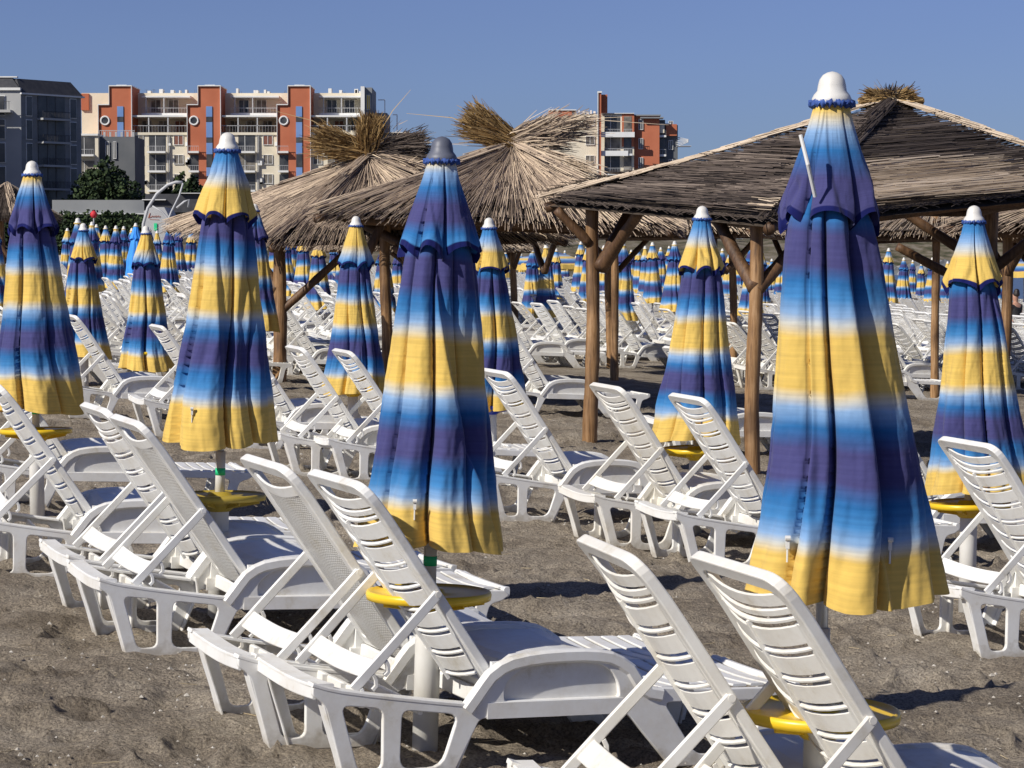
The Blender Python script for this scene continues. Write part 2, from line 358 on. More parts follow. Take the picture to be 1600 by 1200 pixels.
nt.links.new(tcw.outputs['Generated'], sxw.inputs[0]); nt.links.new(sxw.outputs['Z'], mrw.inputs['Value']); mrw.inputs['From Min'].default_value=0; mrw.inputs['From Max'].default_value=.14; mrw.inputs['To Min'].default_value=.66; mrw.inputs['To Max'].default_value=.84
mpw = nt.nodes.new('ShaderNodeMapping'); mpw.inputs['Scale'].default_value=(3,3,14); nt.links.new(tcw.outputs['Generated'], mpw.inputs[0]); nt.links.new(mpw.outputs[0], nzw.inputs['Vector']); nzw.inputs['Scale'].default_value=1.3; nzw.inputs['Detail'].default_value=4
maw = nt.nodes.new('ShaderNodeMath'); maw.operation='MULTIPLY_ADD'; maw.inputs[1].default_value=.06; nt.links.new(nzw.outputs['Fac'], maw.inputs[0]); nt.links.new(mrw.outputs[0], maw.inputs[2])
dkw = nt.nodes.new('ShaderNodeVectorMath'); dkw.operation='SCALE'; nt.links.new(TINT.outputs['Result'], dkw.inputs[0]); nt.links.new(maw.outputs[0], dkw.inputs['Scale']); nt.links.new(dkw.outputs[0], bg.inputs[0]); bg.inputs[1].default_value = .071
sun = bpy.data.objects.new('sun', bpy.data.lights.new('sun', 'SUN')); link(sun)
sun.data.energy = 5.0; sun.data.angle = R(.53); sun.data.color = (1,.945,.86)
sun.rotation_euler = tosun.to_track_quat('Z','Y').to_euler()
scene.view_settings.view_transform = 'Standard'; scene.view_settings.look = 'None'

# ------------------------------------------------------------------ ground, sea
def make_ground():
    ys = np.concatenate([np.arange(-8,4.5,.5), np.arange(4.5,10,.03), np.arange(10,16,.045), np.arange(16,34,.09), np.geomspace(34,3500,150)])
    ks = np.concatenate([np.linspace(-3,-.3,30,endpoint=False), np.linspace(-.3,.3,420,endpoint=False), np.linspace(.3,3,31)])
    Y, K = np.meshgrid(ys, ks, indexing='ij')
    X = K*(np.maximum(Y,0)*1.0 + 1.0 + 9*np.clip((4-Y)/12,0,1))
    Z = ground_base(X, Y)
    near = np.clip((45-Y)/20, 0, 1)
    n = (vnoise(X*1.3,Y*1.3,1)-.5)*.06 + (vnoise(X*3,Y*5,2)-.5)*.045 + (vnoise(X*8,Y*12,3)-.5)*.040 + (vnoise(X*20,Y*28,4)-.5)*.020 + (vnoise(X*46,Y*60,7)-.5)*.007
    d = vnoise(X*4.5+3,Y*5.5,9); n -= np.clip(.32-d,0,1)*.16; n += .03*np.exp(-((d-.40)/.05)**2)*(vnoise(X*3,Y*3,12)>.5)      # footprints
    Z = Z + n*near + (1-near)*(vnoise(X*.3,Y*.3,5)-.5)*.12
    far = np.clip((Y-150)/20,0,1); Z = Z + far*(vnoise(X*.35,Y*.2,6)-.5)*.6
    h, wd = Y.shape
    V = np.stack([X,Y,Z],-1).reshape(-1,3)
    i = np.arange((h-1)*(wd-1)); r = i//(wd-1); c = i%(wd-1); a = r*wd+c
    Fc = np.stack([a,a+1,a+wd+1,a+wd],-1)
    me = bpy.data.meshes.new('sand_beach'); me.vertices.add(len(V)); me.vertices.foreach_set('co', V.ravel())
    me.loops.add(Fc.size); me.loops.foreach_set('vertex_index', Fc.ravel())
    me.polygons.add(len(Fc)); me.polygons.foreach_set('loop_start', np.arange(0,Fc.size,4)); me.polygons.foreach_set('use_smooth',[True]*len(Fc))
    me.update(); me.validate(); me.materials.append(M['sand'])
    o = link(bpy.data.objects.new('sand_beach', me)); tag(o, kind='structure')
make_ground()
mb = MB(); SEA = EYE-2.95
mb.add([(18,30,SEA),(2600,30,SEA),(2600,900,SEA),(18,900,SEA)], [(0,1,2,3)])
tag(mb.build('sea', M['water']), kind='structure')

# shell grit and small stones
mb = MB()
for i in range(2600):
    y = 6.0 + 22*random.random()**1.7; x = (random.random()-.5)*.5*y; s = random.uniform(.004,.012)*(1.6 if random.random()<.06 else 1)
    z = gz(x,y)+.008; a = random.random()*6
    vs = [Vector((math.cos(a+k*1.57)*s*random.uniform(.6,1.1), math.sin(a+k*1.57)*s*random.uniform(.6,1.1), 0)) for k in range(4)]
    c = Vector((x,y,z))
    mb.add([c+v for v in vs]+[c+Vector((0,0,s*.7))], [(0,1,4),(1,2,4),(2,3,4),(3,0,4)])
tag(mb.build('shell_grit', noisy('shell', (.30,.27,.22), (.55,.52,.46), 30, .8)), 'scattered pale shell grit and pebbles lying on the dark sand', 'grit', kind='stuff')

mb = MB()
for i in range(420):
    y = random.choice([random.uniform(6,13),random.uniform(13,30)]); x = (random.random()-.5)*.46*y; a=random.random()*6; L0=random.uniform(.02,.09); z=gz(x,y)+.012
    d=Vector((math.cos(a),math.sin(a),random.uniform(-.1,.15))); c=Vector((x,y,z)); mb.sweep([c-d*L0/2,c+d*L0/2],(-math.sin(a),math.cos(a),0),.003,.003,.0005)
tag(mb.build('straw_bits', noisy('straw_bits', (.30,.23,.13), (.55,.46,.30), 20, .8)), 'short bits of straw and twigs blown over the sand', 'litter', kind='stuff')
# ------------------------------------------------------------------ sun lounger
W2 = .315
def side_outline():
    return [(0,.345,.02),(.10,.318,.03),(.30,.288,.05),(.565,.255,.01),(.60,.305,.03),(.65,.375,.05),(.73,.418,.04),(.85,.434,.05),(1.0,.436,.05),(1.11,.425,.05),(1.19,.382,.05),(1.235,.315,.03),(1.29,.288,.03),(1.55,.276,.03),(1.87,.272,.012),(1.895,.250,.01),(1.86,.225,.01),(1.80,.21,.03),(1.755,0,.02),(1.37,0,.02),(1.18,.205,.03),(.90,.200),(.615,.205,.02),(.515,0,.02),(.13,0,.02),(.045,.275,.03),(0,.305,.01)]
HOLES = [
 [(.105,.268,.03),(.255,.252,.03),(.262,.045,.03),(.175,.042,.03)],
 [(.325,.245,.03),(.535,.222,.04),(.480,.042,.05),(.325,.042,.045)],
 [(.705,.262,.01),(.70,.32,.05),(.765,.372,.05),(.88,.389,.05),(1.0,.39,.05),(1.10,.372,.05),(1.145,.31,.04),(1.150,.262,.01)],
 [(1.33,.235,.03),(1.74,.228,.03),(1.70,.040,.04),(1.47,.040,.04)]]
RAIL = [(0,.345),(.05,.330),(.10,.319),(.20,.303),(.30,.289),(.43,.272),(.563,.256)]
ARCH = [(.565,.258),(.60,.305),(.625,.340),(.65,.372),(.69,.400),(.73,.416),(.79,.427),(.85,.433),(.93,.436),(1.0,.436),(1.06,.432),(1.11,.424),(1.15,.406),(1.19,.380),(1.213,.348),(1.235,.315),(1.27,.295),(1.32,.286)]
HINGE = Vector((.71,0,.285)); TILT = R(53.5); BL = .905
bdir = Vector((-math.cos(TILT),0,math.sin(TILT))); bnrm = Vector((-math.sin(TILT),0,-math.cos(TILT)))   # bnrm: out of the back
def bp_(t, wv, n): 
    n = n + .45*max(0,t-.72)**2
    return HINGE + bdir*t + Vector((0,wv,0)) + bnrm*n

def make_lounger(name, woven=False, mat=None, lod=0):
    mat = mat or M['plastic']
    seg = 4 if lod==0 else 2
    root = empty(name, (0,0,0))
    for sgn in (-1,1):
        mb = MB()
        Mx = Matrix(((1,0,0,0),(0,0,-1,sgn*(W2-.011)),(0,1,0,0),(0,0,0,1)))
        plate(mb, rounded(side_outline(), .02, seg), [rounded(h, .03, seg) for h in HOLES], .022, Mx)
        yi = sgn*(W2-.028)
        mb.sweep([(u, sgn*(W2-.026), z-.004) for u,z in RAIL], (0,1,0), .056, .014)
        # proud lip over the arch
        mb.sweep([(u, sgn*(W2-.010), z-.024) for u,z in ARCH], (0,1,0), .040, .046, .008)
        mb.sweep([(.030,sgn*(W2-.030),.318),(.062,sgn*(W2-.031),.22),(.105,sgn*(W2-.032),.10),(.137,sgn*(W2-.036),.002)], (0,1,0), .058, .010)
        mb.sweep([(.298,sgn*(W2-.024),.275),(.298,sgn*(W2-.024),.02)], (0,1,0), .03, .012)
        mb.sweep([(.585,sgn*(W2-.026),.262),(.60,sgn*(W2-.026),.19),(.525,sgn*(W2-.028),.004)], (0,1,0), .05, .010)
        mb.sweep([(1.76,sgn*(W2-.028),.215),(1.738,sgn*(W2-.03),.11),(1.722,sgn*(W2-.03),.004)], (0,1,0), .05, .010)
        mb.sweep([(1.24,sgn*(W2-.028),.24),(1.32,sgn*(W2-.028),.12),(1.41,sgn*(W2-.03),.004)], (0,1,0), .05, .010)
        mb.build('side_frame', mat, root)
        mb = MB()
        mb.box((.66, min(sgn*(W2-.04),sgn*(W2-.020)), .205), (1.17, max(sgn*(W2-.04),sgn*(W2-.020)), .395))
        mb.box((.640, min(sgn*(W2-.045),sgn*(W2+.004)), .203), (1.165, max(sgn*(W2-.045),sgn*(W2+.004)), .258))
        mb.build('side_panel', mat, root)
    # seat sheet
    mb = MB(); n = 12
    path = [(.705,.360),(.725,.398),(.76,.413),(.85,.424),(.95,.427),(1.05,.422),(1.12,.408),(1.18,.370),(1.22,.320),(1.26,.292)]
    rings = []
    for u, z in path:
        rings.append([Vector((u, -W2+.03+(2*W2-.06)*j/n, z-.016*math.sin(PI*j/n))) for j in range(n+1)])
    mb.ring(rings, closed=False, cap=False)
    mb.ring([[p+Vector((0,0,-.012)) for p in r] for r in rings], closed=False, cap=False)
    k = 0
    u = 1.265
    while u < 1.86:
        mb.sweep([(u+.028, -W2+.045+(2*W2-.09)*j/8, .277-.012*math.sin(PI*j/8)) for j in range(9)], (1,0,0), .056, .010)
        u += .074
    mb.sweep([(1.265,0,.262),(1.85,0,.258)], (0,1,0), .02, .016)
    mb.build('seat', mat, root)
    # cross members
    mb = MB()
    mb.sweep([(.040+.012*math.sin(PI*j/10), -W2+.01+(2*W2-.02)*j/10, .336-.018*math.sin(PI*j/10)) for j in range(11)], (1,0,0), .078, .014, .005)
    mb.build('crossbar', mat, root); mb = MB()
    mb.sweep([(.010+.010*math.sin(PI*j/10), -W2+.01+(2*W2-.02)*j/10, .316-.018*math.sin(PI*j/10)) for j in range(11)], (0,0,1), .05, .012, .004)
    mb.build('crossbar', mat, root)
    mb = MB()
    mb.sweep([(.24,-W2+.02,.262),(.24,W2-.02,.262)], (0,0,1), .046, .020, .004)
    for wv in (-.2,-.02,.16): mb.cbox((.222,wv,.262),(.02,.012,.05))
    mb.build('crossbar', mat, root); mb = MB()
    mb.sweep([(.40,-W2+.02,.240),(.40,W2-.02,.240)], (0,0,1), .036, .016, .004)
    mb.build('crossbar', mat, root)
    mb = MB()
    mb.sweep([(1.885-.010*math.sin(PI*j/8), -W2+.01+(2*W2-.02)*j/8, .262) for j in range(9)], (0,0,1), .045, .03, .008)
    mb.build('crossbar', mat, root); mb = MB()
    mb.sweep([(.69,-W2+.045,.245),(.69,W2-.045,.245)], (0,0,1), .06, .02, .005)
    mb.build('crossbar', mat, root)
    # backrest frame
    mb = MB(); bw = .270
    out = resample([Vector((p[0],p[1])) for p in rounded([(-bw,0,.02),(bw,0,.02),(bw,BL,.075),(-bw,BL,.075)], .03, seg+2)], .07)
    inn = resample([Vector((p[0],p[1])) for p in rounded([(-bw+.043,.045,.02),(bw-.043,.045,.02),(bw-.043,BL-.05,.05),(-bw+.043,BL-.05,.05)], .03, seg+2)], .07)
    Mb = Matrix.Identity(4)
    def bend(v): return bp_(v.y, v.x, v.z)
    plate(mb, out, [inn], .034, Mb, .005, 0, bend)
    for sg in (-1,1):   # pivot blocks
        mb.tube([bp_(.43,sg*(bw+.013),.0), bp_(.43,sg*(bw-.02),.0)], .011, 12)
    br = mb.build('backrest', mat, root)
    # slats
    iw = bw-.036; ns = 10 if lod==0 else 6
    def slat(t, wd, th, off=0., sag=.050):
        pth = []
        for j in range(ns+1):
            wv = -iw+2*iw*j/ns; s_ = 1-(wv/iw)**2
            pth.append(bp_(t-.018*s_, wv, .004+off+sag*s_))
        mb.sweep(pth, bdir, wd, th, .003)
    mb = MB()
    if not woven:
        t = BL-.075
        slat(t, .040, .008, 0, .030); t -= .038; slat(t, .022, .010, 0, .038); t -= .026; slat(t, .013, .014, 0, .044); t -= .050
        while t > .07:
            slat(t, .061, .008); slat(t-.0475, .011, .016); t -= .096
        for wv in (0,):
            s_ = 1-(wv/iw)**2
            mb.sweep([bp_(BL-.14-.018*s_,wv,.012+.044*s_), bp_(.55,wv,.012+.050*s_), bp_(.40,wv,.012+.050*s_), bp_(.05,wv,.012+.050*s_)], (0,1,0), .010, .014, .002)
        if lod==0:
            for wv in (-iw+.016, iw-.016):
                mb.sweep([bp_(BL-.16,wv,.012), bp_(.40,wv,.014), bp_(.05,wv,.014)], (0,1,0), .030, .010, .002)
        mb.build('slat_panel', mat, br)
    else:
        me_v=[]; fs=[]; uvs=[]; nt_=40; nw=12
        t0,t1=.05,BL-.13
        for i in range(nt_+1):
            for j in range(nw+1):
                t=t0+(t1-t0)*i/nt_; wv=-iw+2*iw*j/nw; s_=1-(wv/iw)**2
                me_v.append(bp_(t-.01*s_, wv, .006+.030*s_)); uvs.append((wv,t))
        for i in range(nt_):
            for j in range(nw):
                a=i*(nw+1)+j; fs.append((a,a+1,a+nw+2,a+nw+1))
        me=bpy.data.meshes.new('woven_panel'); me.from_pydata(me_v,[],fs); ul=me.uv_layers.new(name='UVMap')
        for l in me.loops: ul.data[l.index].uv=uvs[l.vertex_index]
        me.materials.append(M['weave']); o=link(bpy.data.objects.new('woven_panel',me)); o.parent=br
        slat(BL-.105, .045, .010, 0, .026)
        for wv in (-iw+.014, iw-.014):
            mb.sweep([bp_(BL-.08,wv,.006), bp_(.40,wv,.006), bp_(.05,wv,.006)], (0,1,0), .03, .012, .002)
        mb.build('head_panel', mat, br)
    # support brace: two arms with hooked feet and a cross piece
    mb = MB()
    J = bp_(.43,0,.0); foot = Vector((.150,0,.300))
    dv = (foot-J)
    for sg in (-1,1):
        y0 = sg*(bw+.004); 
        p = [J+Vector((0,y0,0)), J+dv*.5+Vector((0,y0,0)), J+dv*.96+Vector((0,y0*.98,0))]
        mb.sweep(p, (0,1,0), .014, .036, .004)
        dn = dv.normalized(); up = Vector((-dn.z,0,dn.x))
        if up.z > 0: up = -up
        for q in (.66,.80,.94):
            c = J+dv*q+Vector((0,y0*.985,0))+up*.018
            mb.sweep([c-dn*.010, c+up*.018-dn*.004, c+up*.034+dn*.010, c+up*.034+dn*.028], (0,1,0), .016, .014, .002)
    mb.sweep([J+dv*.76+Vector((0,-bw+(2*bw)*j/8,-.010*math.sin(PI*j/8))) for j in range(9)], dv, .075, .010, .003)
    mb.build('support_brace', mat, root)
    return root

L_SLAT = make_lounger('sun_lounger'); L_CREAM = make_lounger('sun_lounger', False, M['cream_plastic']); L_WOV = make_lounger('sun_lounger', True); L_FAR = make_lounger('sun_lounger', lod=1)
TILT = R(46); bdir = Vector((-math.cos(TILT),0,math.sin(TILT))); bnrm = Vector((-math.sin(TILT),0,-math.cos(TILT)))
L_LOW = make_lounger('sun_lounger', False, M['cream_plastic'], lod=1)
used = set(); PLACED = []
def place(proto, x, y, yaw, label, group):
    """x,y: near head corner on the ground"""
    c, s_ = math.cos(yaw), math.sin(yaw)
    e2 = Vector((-s_, c, 0)); loc = Vector((x,y,0)) + e2*W2
    mid = loc + Vector((c,s_,0))*.9
    loc.z = gz(loc.x, loc.y) - .012
    rot = Matrix.Rotation(math.atan(.045),4,'Y') @ Matrix.Rotation(yaw,4,'Z')
    o = proto if proto.name not in used else copy_tree(proto)
    used.add(proto.name)
    o.matrix_world = Matrix.Translation(loc) @ rot
    tag(o, label, 'sun lounger', group); PLACED.append((mid.x, mid.y, 0)); return o
def solve_corner(px, py, h=.34):
    D = 10.
    for _ in range(60):
        p = pt(px, py, D); x = p.x
        t = (EYE - (gz(x,D)+h)); D = .5*D + .5*FPX*t/(py-HOR)
    return p.x, D
NEARL = [
 (L_SLAT, 482,1070,25,'slatted white lounger in front at centre, crossing in front of the lowest striped umbrella pole'),
 (L_WOV, 366,1025,24,'woven-back white lounger just left of the big central slatted one'),
 (L_WOV, 150,904,23,'woven-back white lounger at left, beside the slatted one that stands nearest the left edge'),
 (L_SLAT, 102,868,23,'slatted white lounger at left whose raised back overlaps the left side of a woven one'),
 (L_SLAT, -62,803,18,'slatted white lounger cut by the left edge, in front of the yellow table'),
 (L_CREAM, 879,1268,15,'off-white slatted lounger at bottom centre, only its back and brace in view'),
 (L_CREAM, 1108,1318,21,'largest off-white slatted lounger, at the bottom in front of the biggest umbrella'),
 (L_SLAT, 752,735,21,'slatted white lounger just right of the central umbrella, before the round log post'),
 (L_CREAM, 925,772,20,'off-white slatted lounger, left one of the pair by the yellow table behind the log posts'),
 (L_SLAT, 1053,799,20,'slatted white lounger, right one of the pair around the bright yellow table at mid right'),
 (L_SLAT, 1497,918,20,'slatted white lounger at the right edge beside the yellow table'),
 (L_FAR, -58,714,20,'white lounger behind the leftmost umbrella pole, its foot end showing right of it'),
 (L_FAR, 435,676,20,'white slatted lounger left of the one whose back crosses the small yellow-flapped umbrella'),
 (L_FAR, 510,684,20,'white slatted lounger whose back leans in front of the small umbrella left of centre'),
 (L_FAR, 345,641,20,'white lounger half hidden by the tall left umbrella, side arch showing right of it'),
 (L_FAR, 222,622,22,'white slatted lounger with the small yellow table, between the two left umbrellas'),
 (L_FAR, 88,597,22,'white slatted lounger right behind the leftmost umbrella'),
 (L_FAR, 771,600,20,'white lounger behind the central umbrella, side arch ending at the front log post'),
 (L_FAR, 830,534,22,'white lounger at the left end of the far row seen through the big shelter'),
 (L_FAR, 947,542,20,'white lounger in the far row standing between the log posts of the big shelter'),
 (L_FAR, 1040,655,20,'white lounger hidden behind the umbrella under the big shelter'),
 (L_FAR, 1330,780,18,'white lounger behind the biggest umbrella, only its feet showing by the right pair'),
]
for pr, px, py, yaw, lab in NEARL:
    x, y = solve_corner(px, py); place(pr, x, y, R(yaw), lab, 'white plastic sun loungers')

# ------------------------------------------------------------------ closed umbrella
def interp(tab, v): return np.interp(v, [a for a,b in tab], [b for a,b in tab])
FOLDS=[]
def cloth_mesh(name, v0, v1, rad, Lm, nth, nv, seed, mat, fold, npan, hemfn, uvy=lambda v:v, sway=(0,0), amp=None, twist=.3, bow=0.):
    rs = np.random.default_rng(seed)
    th = np.linspace(0,2*PI,nth,endpoint=False); vv = np.linspace(v0,v1,nv)
    TH, VV = np.meshgrid(th, vv)
    edges = np.sort((np.arange(npan)+rs.uniform(-.30,.30,npan))*2*PI/npan)
    vt = (VV-v0)/(v1-v0)
    T = TH + twist*(vt-.3)*rs.choice([-1,1])*.5 + .10*np.sin(3.1*VV*3+seed)*vt
    Tm = np.mod(T-edges[0], 2*PI)+edges[0]
    ed = np.append(edges, edges[0]+2*PI)
    idx = np.clip(np.searchsorted(ed, Tm, side='right')-1, 0, npan-1)
    wdt = ed[idx+1]-ed[idx]; ph = (Tm-ed[idx])/wdt       # 0..1 in panel
    dirn = rs.choice([-1.,1.]); skew = (dirn*rs.uniform(.35,1.,npan))[idx]; dep = rs.uniform(.5,1.25,npan)[idx]
    pf = ph if dirn>0 else 1-ph
    crease = np.exp(-pf/.075)*.9+np.exp(-(1-pf)/.12)*.3
    belly = np.sin(PI*ph)**.8
    A = interp(amp, VV)
    r = interp(rad, VV)*(1 + A*(.16*belly - .85*dep*crease + .50*np.abs(skew)*(pf-.5)))
    # a few secondary pleats and wrinkles
    pl = np.sin(T*13+1.5*np.sin(2.2*VV+seed)+seed); pl = np.sign(pl)*np.abs(pl)**1.6
    r += interp(rad, VV)*A*(.065 if nth>200 else .12)*pl*np.clip(vt*1.3,0.15,1)*dep
    wr = interp(rad, VV)/.2
    r += wr*(.010*(vnoise(T*3+seed*7+20, VV*7+T*1.5, seed)-.5) + .007*(vnoise(T*6+seed+20+VV*9, VV*9-T*2, seed+3)-.5)+.003*(vnoise(T*16+seed+20, VV*40, seed+5)-.5))
    for q in range(7 if nth>200 else 3):
        t0=rs.uniform(0,2*PI); w0=rs.uniform(.05,.95); sl=rs.uniform(-1.6,1.6); dt=np.mod(T-t0-sl*(vt-w0)+PI,2*PI)-PI
        r += wr*rs.choice([-.020,-.026,.016])*np.exp(-(dt/.16)**2-((vt-w0)/.20)**2)
    if nth>200:
        for (ta,tb,k) in (FOLDS if v1>.5 else []) + [(rs.uniform(0,6.28),rs.uniform(-1.1,1.1),rs.uniform(.012,.026)) for _ in range(3)]:
            if k>.03: path = ta+tb*np.clip((vt-.05)/.75,0,1.3)
            else: path = ta+tb*vt
            dt=np.mod(TH-path+PI,2*PI)-PI
            r += wr*k*(-np.tanh(dt/.05)*.5-.25)*np.exp(-(dt/.75)**2)*np.clip(vt*6,0,1)
    hem = hemfn(ph, dep, T, rs)
    z = -Lm*VV - hem*vt**6
    X = r*np.cos(TH) + sway[0]*vt + .010*np.sin(4*vt+seed)*(v1>.5); Y = r*np.sin(TH) + sway[1]*vt
    V = np.stack([X,Y,z],-1).reshape(-1,3)
    fs = []; 
    i = np.arange((nv-1)*nth); rr = i//nth; c = i%nth
    Fc = np.stack([rr*nth+c, (rr+1)*nth+c, (rr+1)*nth+(c+1)%nth, rr*nth+(c+1)%nth], -1)
    me = bpy.data.meshes.new(name); me.vertices.add(len(V)); me.vertices.foreach_set('co', V.ravel())
    me.loops.add(Fc.size); me.loops.foreach_set('vertex_index', Fc.ravel()); me.polygons.add(len(Fc)); me.polygons.foreach_set('loop_start', np.arange(0,Fc.size,4))
    me.polygons.foreach_set('use_smooth',[True]*len(Fc)); me.update()
    ul = me.uv_layers.new(name='UVMap'); uu = TH.ravel()/(2*PI); vvv = uvy(VV).ravel()
    uvarr = np.stack([uu[Fc.ravel()], vvv[Fc.ravel()]], -1); ul.data.foreach_set('uv', uvarr.ravel())
    me.materials.append(mat); return me
RAD_C = [(.16,.070),(.25,.122),(.35,.142),(.5,.168),(.65,.198),(.8,.232),(.93,.262),(1,.276)]
AMP_C = [(.16,.30),(.3,.45),(.6,.42),(.85,.45),(1,.52)]
RAD_F = [(.0,.048),(.05,.066),(.12,.098),(.18,.125),(.215,.140),(.24,.148)]
AMP_F = [(.0,.10),(.06,.25),(.15,.34),(.24,.46)]
def umbrella_meshes(seed, flap, cm, near=True, wide=1., flapk=1., sway=(0,0)):
    nth, nv = (400,120) if near else (96,26)
    rs = random.Random(seed); npan = rs.choice([7,8,8,9])
    Lm = 1.42
    c = cloth_mesh('canopy', .17,1,[(a,b*wide) for a,b in RAD_C],Lm,nth,nv,seed,M['canopy'][cm],.3,npan, lambda ph,dep,T,r: .010*np.sin(PI*ph)*dep+.018*np.sin(T*2+seed), amp=AMP_C, sway=sway)
    f = cloth_mesh('top_flap', 0,.235,[(a,b*(.93+.07*wide)*flapk) for a,b in RAD_F],Lm,nth,nv//2,seed+50,M['flap'][flap],.3,rs.choice([5,6,7]) if near else 7, lambda ph,dep,T,r: .055*(dep+.2)*(1-np.sin(PI*ph)**.8)-.015, uvy=lambda v:v/.235, amp=AMP_F, twist=.1)
    return c, f
_fin = {}
def finial_mesh(grey, k=1.):
    key=(grey,k)
    if key not in _fin:
        mb=MB(); mb.lathe([(.056,-.012),(.055,.004),(.050,.014),(.041,.025),(.039,.040),(.035,.056),(.026,.069),(.014,.076),(.002,.079)],20)
        _fin[key]=mb.mesh('finial', M['finial_grey' if grey else 'finial'], True)
    return _fin[key]
_ruf={}
def ruffle_mesh(near):
    if near not in _ruf:
        mb=MB(); n=72 if near else 20; rings=[]
        for k,(rr,z) in enumerate(((.048,.000),(.060,-.006),(.062,-.014),(.050,-.020))):
            rings.append([Vector(((rr+.006*math.sin(i*2.9+k))*math.cos(2*PI*i/n),(rr+.006*math.sin(i*2.9+k))*math.sin(2*PI*i/n), z+.006*math.sin(i*1.7+k*2))) for i in range(n)])
        mb.ring(rings, cap=False); _ruf[near]=mb.mesh('ruffle', noisy('ruffle_navy',(.02,.05,.22),(.05,.12,.38),20,.8) if near else M['flap']['yb'], True)
    return _ruf[near]
def solid(name, me, parent):
    o=link(bpy.data.objects.new(name, me)); o.parent=parent; return o
def make_umbrella(name, meshes, H, near, grey=False, lean=(0,0), finkk=1., detail=True):
    """root at the ground; H height of the cloth top"""
    root = empty(name,(0,0,0))
    c, f = meshes
    for nm, me in (('canopy',c),('top_flap',f)):
        o = solid(nm, me, root); o.location=(0,0,H)
    fo = solid('finial', finial_mesh(grey,finkk), root); fo.location=(0,0,H)
    ro = solid('ruffle', ruffle_mesh(near), fo)
    mb=MB(); mb.tube([(0,0,.3),(0,0,H-.02)],.0175,12); solid('pole', mb.mesh('pole',M['pole'],True), root)
    mb=MB(); mb.lathe([(.046,-.10),(.046,.50),(.036,.53),(.030,.56)],20); mb.lathe([(.0235,.55),(.0235,.78)],14)
    solid('pole_socket', mb.mesh('pole_socket',M['tube'],True), root)
    if detail:
        mb=MB(); mb.lathe([(.0245,.665),(.0245,.70)],14); solid('sticker', mb.mesh('sticker',M['green'],True), root)
    return root
def put(o, x, y, lean=(0,0), rz=0):
    o.matrix_world = Matrix.Translation((x,y,gz(x,y))) @ Euler((lean[1],lean[0],rz)).to_matrix().to_4x4()

def make_table(name='side_table', mat=None):
    root = empty(name,(0,0,0))
    mb=MB(); n=48
    prof=[(.030,.0),(.10,-.008),(.19,-.006),(.214,-.020),(.222,-.020),(.225,-.002),(.221,.009),(.213,.011),(.206,.004),(.06,.004),(.052,.018),(.030,.020)]
    mb.lathe(prof,n)
    mb.build('tabletop', mat or M['yellow'], root, True)
    mb=MB(); mb.lathe([(.050,-.075),(.085,-.045),(.150,-.012),(.10,-.008)],24)
    for k in range(8):
        a=k*PI/4; mb.sweep([(.05*math.cos(a),.05*math.sin(a),-.045),(.20*math.cos(a),.20*math.sin(a),-.018)],(0,0,1),.035,.006)
    mb.build('table_bracket', mat or M['yellow'], root)
    return root
TB = make_table(); TBB = make_table('side_table', M['bluep']); TBD = make_table('side_table', noisy('shaded_yellow_plastic', (.34,.25,.04), (.50,.36,.04), 5, .5))  # TBD: yellow darkened in its colour for the table standing in shade

UG='closed blue and yellow striped beach umbrellas'
NEARU = [ # px, py(cap top), length px (cap to hem), flap, canopy shift, grey cap, rz, lean x, label
 (1300,110,842,'yb',0,False,.4,.012,'biggest closed umbrella at front right, flap fading yellow to purple, white rod poking out'),
 (690,212,655,'bp',0,True,1.9,.030,'central closed umbrella with grey cap and purple to light blue flap'),
 (355,206,492,'by',1,False,.9,.028,'tall closed umbrella left of centre with blue to yellow flap, before the red building'),
 (50,250,394,'yb',1,False,2.4,-.005,'leftmost big closed umbrella with blue to purple flap and a blue disc on its pole'),
 (1522,320,458,'by',2,False,3.3,.008,'closed umbrella at the right edge under the dark thatched roof, yellow hemmed flap'),
 (1097,321,372,'by',0,False,4.1,.02,'closed umbrella between the two front log posts of the big shelter'),
 (556,337,280,'yw',0,False,5.0,.02,'closed umbrella below the left thatched shelter with all yellow upper flap'),
 (764,339,302,'by',2,False,.2,-.01,'closed umbrella half hidden behind the right side of the central one'),
 (228,352,226,'yw',0,False,1.2,.0,'closed umbrella with yellow flap, right one of the two between the two left big ones'),
 (130,348,212,'by',0,False,2.9,.0,'closed umbrella with blue to yellow flap close behind the leftmost big one'),
 (398,318,200,'yb',1,False,3.9,.0,'closed umbrella mostly hidden behind the right side of the tall one left of centre'),
]
